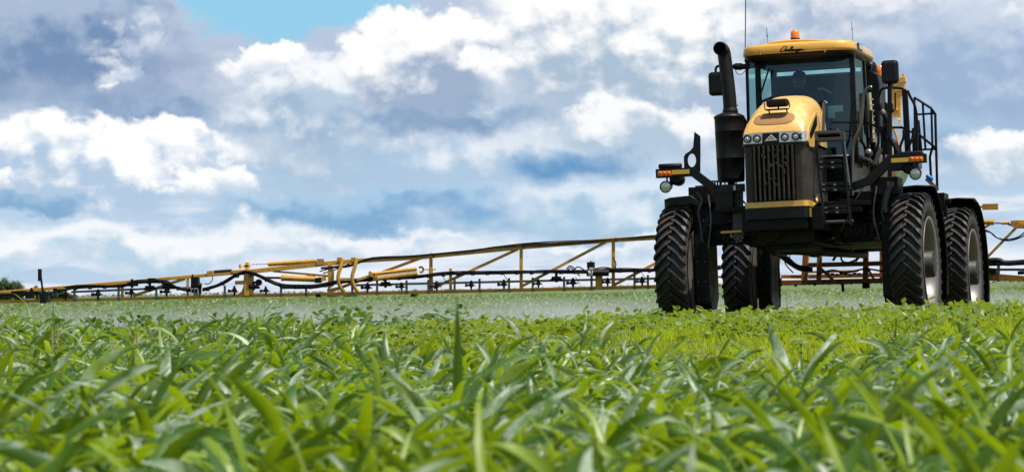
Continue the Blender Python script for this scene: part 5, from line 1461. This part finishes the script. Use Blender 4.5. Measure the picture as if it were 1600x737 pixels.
# ------------------------------------------------------------------ driver, seated in the cab
def person():
    sk = [  # name, position, radius, parent
     ('pelvis', (0, 1.55, .50), .15, None), ('belly', (0, 1.62, .66), .145, 0), ('chest', (0, 1.64, .86), .165, 1), ('neckb', (0, 1.64, 1.02), .075, 2), ('neck', (0, 1.62, 1.09), .058, 3), ('head', (0, 1.60, 1.17), .095, 4), ('crown', (0, 1.61, 1.25), .085, 5),
     ('shl', (-.19, 1.63, .96), .07, 2), ('ell', (-.26, 1.42, .74), .05, 7), ('hal', (-.17, 1.14, .72), .036, 8), ('shr', (.19, 1.63, .96), .07, 2), ('elr', (.27, 1.44, .74), .05, 10), ('har', (.15, 1.14, .72), .036, 11),
     ('hpl', (-.10, 1.50, .50), .095, 0), ('knl', (-.14, 1.08, .50), .07, 13), ('anl', (-.14, 1.00, .10), .045, 14), ('tol', (-.14, .86, .06), .04, 15), ('hpr', (.10, 1.50, .50), .095, 0), ('knr', (.14, 1.08, .50), .07, 17), ('anr', (.14, 1.00, .10), .045, 18), ('tor', (.14, .86, .06), .04, 19)]
    base = Vector((P(1249, 150, 1.6).x, 0, P(1249, 128, 1.6).z - 1.17))
    me = bpy.data.meshes.new('person')
    me.from_pydata([tuple(Vector(k[1])) for k in sk], [(k[3], i) for i, k in enumerate(sk) if k[3] is not None], [])
    o = bpy.data.objects.new('person', me); COL.objects.link(o)
    md = o.modifiers.new('skin', 'SKIN'); md.use_smooth_shade = True
    for i, k in enumerate(sk): me.skin_vertices[0].data[i].radius = (k[2], k[2]); me.skin_vertices[0].data[i].use_root = (i == 0)
    md = o.modifiers.new('sub', 'SUBSURF'); md.levels = md.render_levels = 2
    dg = bpy.context.evaluated_depsgraph_get(); ev = o.evaluated_get(dg); me2 = bpy.data.meshes.new_from_object(ev)
    bpy.data.objects.remove(o)
    me2.materials.clear(); me2.materials.append(m_shirt); me2.materials.append(m_skin)
    for p in me2.polygons:
        c = p.center; p.material_index = 1 if (c.z > 1.09 or (c.z > .6 and c.y < 1.30)) else 0; p.use_smooth = True
    o = bpy.data.objects.new('person', me2); COL.objects.link(o)
    o.matrix_world = S.matrix_world @ Matrix.Translation(base)
    o['label'] = 'person in a dark cap and shirt sitting at the wheel behind the windshield'; o['category'] = 'person'
    m = MB(); m.lathe((0, 1.61, 1.215), (0, .1, 1), [(0, .092), (.05, .092), (.085, .075), (.105, .03), (.107, 0)], 20); m.plate([(-.07, 1.52, 1.235), (.07, 1.52, 1.235), (.06, 1.42, 1.225), (0, 1.395, 1.222), (-.06, 1.42, 1.225)], (), .012, nrm=Vector((0, 0, 1))); m.build('cap', m_cap, o)
    m = MB(); m.lathe((0, 1.515, 1.165), (0, -1, -.3), [(0, .02), (.02, .012), (.026, 0)], 8)
    for sx in (-1, 1): m.lathe((sx * .075, 1.61, 1.17), (sx, 0, 0), [(-.01, .028), (.012, .022), (.016, .0)], 10)
    m.build('face_features', m_skin, o)
    m = MB()
    for sx in (-1, 1): m.lathe((sx * .032, 1.532, 1.19), (0, -1, 0), [(0, .012), (.006, .008), (.008, 0)], 8)
    m.span((-.025, 1.522, 1.125), (.025, 1.535, 1.132)); m.build('eyes', m_hole, o)
    for sx in (-1, 1):
        m = MB(); c = Vector((sx * .16, 1.12, .72))
        for k in range(4): m.tube([c + Vector((-.03 + .02 * k, .0, .0)), c + Vector((-.03 + .02 * k, -.05, .02)), c + Vector((-.03 + .02 * k, -.075, -.01)), c + Vector((-.03 + .02 * k, -.05, -.035))], .010, 6, 0, 2)
        m.tube([c + Vector((-sx * .04, .02, 0)), c + Vector((-sx * .06, -.03, .01)), c + Vector((-sx * .045, -.06, -.0))], .011, 6, 0, 2); m.build('hand', m_skin, o)
    return o
person()

# ------------------------------------------------------------------ far trees along the horizon
m_bark = pbr('bark', (.10, .07, .05), .9)
m_tree = leafmat('tree_leaf', (.03, .07, .018), (.06, .11, .03), (.10, .18, .02), rough=.5, tw=.25)
def tree(px, py_top, Y, wpx, label, seed, clumps=26):
    rg_ = np.random.default_rng(seed)
    c = world_pt(px, py_top, Y); z0 = float(ground_z(c.x, c.y)); H = c.z - z0; k = Y / FPX; Wd = wpx * k
    root = bpy.data.objects.new('tree', None); COL.objects.link(root); root.location = (c.x, c.y, z0); root['label'] = label; root['category'] = 'tree'; root['group'] = 'trees on the horizon'
    m = MB(); m.tube([(0, 0, -.2), (.05 * Wd, 0, H * .3), (0, .1, H * .6), (.04 * Wd, 0, H * .85)], lambda f: .035 * H * (1 - .8 * f), 8, 0, 3)
    for q in range(6):
        an = rg_.uniform(0, 6.28); m.tube([(0, 0, H * (.25 + .08 * q)), (math.cos(an) * Wd * .2, math.sin(an) * Wd * .2, H * (.4 + .08 * q)), (math.cos(an) * Wd * .36, math.sin(an) * Wd * .36, H * (.5 + .07 * q))], lambda f: .015 * H * (1 - .7 * f), 6)
    m.build('trunk', m_bark, root)
    cc = np.stack([rg_.normal(0, .22, clumps) * Wd, rg_.normal(0, .2, clumps) * Wd, H * rg_.uniform(.25, .9, clumps)], -1)
    n = clumps * 170; ci = rg_.integers(0, clumps, n)
    pos = cc[ci] + rg_.normal(0, 1, (n, 3)) * np.array([.085 * Wd, .085 * Wd, .07 * H]); pos[:, 2] = np.clip(pos[:, 2], .1 * H, None)
    V, F = strips(pos, rg_.uniform(0, 6.28, n), rg_.uniform(-1, 1, n), np.full(n, k * 2.6), np.full(n, k * 1.7), rg_.uniform(0, 1, n), 2, rg_.normal(0, 1, n), prof='oval')
    link('crown', fastmesh('crown', V, F, [m_tree]), root)
tree(8, 434, 420, 44, 'large rounded green tree at the left edge of the picture', 1, 40)
tree(26, 440, 430, 22, 'mid height tree right beside the large left edge tree', 2, 22)
tree(56, 446, 460, 14, 'small single tree seen above the boom beside its upright black marker', 3, 14)
tree(84, 455, 460, 34, 'low wide bushy tree under the boom just right of the black marker', 4, 24)
tree(106, 459, 480, 22, 'low round bush further right under the boom', 5, 16)
tree(516, 458, 500, 22, 'small bush on the horizon below the curved cradle arms', 6, 14)
tree(548, 457.5, 500, 20, 'small bush on the horizon right of the cradle arms', 7, 14)
tree(645, 449, 330, 12, 'slim young tree poking above the crop beneath the boom', 8, 10)
# hazy strip of woodland
m_wood = pbr('far_wood_leaf', (.045, .075, .05), .9)
rg_ = np.random.default_rng(77); n = 9000
X_ = rg_.uniform(-900, 1200, n); k_ = .5 + .5 * np.sin(X_ * .011) * np.sin(X_ * .004 + 1)
Z_ = rg_.uniform(0, 1, n) * (.6 + 2.2 * k_)
Y_ = 2600 + rg_.uniform(-60, 60, n)
V, F = strips(np.stack([X_, Y_, ground_z(X_, Y_) + Z_], -1), rg_.uniform(0, 6.28, n), rg_.uniform(-1, 1, n), np.full(n, 1.8), np.full(n, 1.3), rg_.uniform(0, 1, n), 2, rg_.normal(0, 1, n), prof='oval')
link('distant_wood', fastmesh('distant_wood', V, F, [m_wood]), kind='stuff', category='woodland', label='thin dark strip of woodland on the far horizon')

# ------------------------------------------------------------------ spray drifting under the boom
m_mist, t = newmat('spray_mist')
gp = t.new('ShaderNodeNewGeometry').outputs['Position']
nz, _ = t.noise(t.v('MULTIPLY', gp, (.55, .25, 1.4)), 1.0, 3, .6)
sx_n = t.sep(gp)
vs = t.new('ShaderNodeVolumePrincipled'); vs.inputs['Color'].default_value = (.95, .97, .96, 1); vs.inputs['Anisotropy'].default_value = .35
hfall = t.lin(sx_n[2], -.1, .75, 1.0, .0)
t.put(vs.inputs['Density'], t.m('MULTIPLY', t.m('MULTIPLY', t.sstep(nz, .30, .66), hfall), MIST if 'MIST' in globals() else .135))
t.put(t.out.inputs[1], vs.outputs[0])
m = MB(); m.v = []; 
rows = []
for (X0, Yn, Yf) in ((-9.5, 50, 60), (-4, 48.2, 66), (0, 47.2, 68), (5, 46.9, 68), (12, 45.8, 66)):
    rows.append((X0, Yn, Yf))
top = [Vector((x_, yn, .42)) for x_, yn, yf_ in rows] ; topb = [Vector((x_, yf_, .60)) for x_, yn, yf_ in rows]
bot = [Vector((x_, yn, -.6)) for x_, yn, yf_ in rows]; botb = [Vector((x_, yf_, -.6)) for x_, yn, yf_ in rows]
m.grid([bot, top, topb, botb, bot], 0, False)
m.add([bot[0], top[0], topb[0], botb[0]], [(0, 1, 2, 3)], 0); m.add([bot[-1], top[-1], topb[-1], botb[-1]], [(3, 2, 1, 0)], 0)
o = m.build('spray_mist', m_mist); bm = bmesh.new(); bm.from_mesh(o.data); bmesh.ops.remove_doubles(bm, verts=bm.verts, dist=1e-4); bmesh.ops.recalc_face_normals(bm, faces=bm.faces); bm.to_mesh(o.data); bm.free()
o['kind'] = 'stuff'; o['category'] = 'spray mist'; o['label'] = 'pale drifting spray mist hanging under and behind the boom'
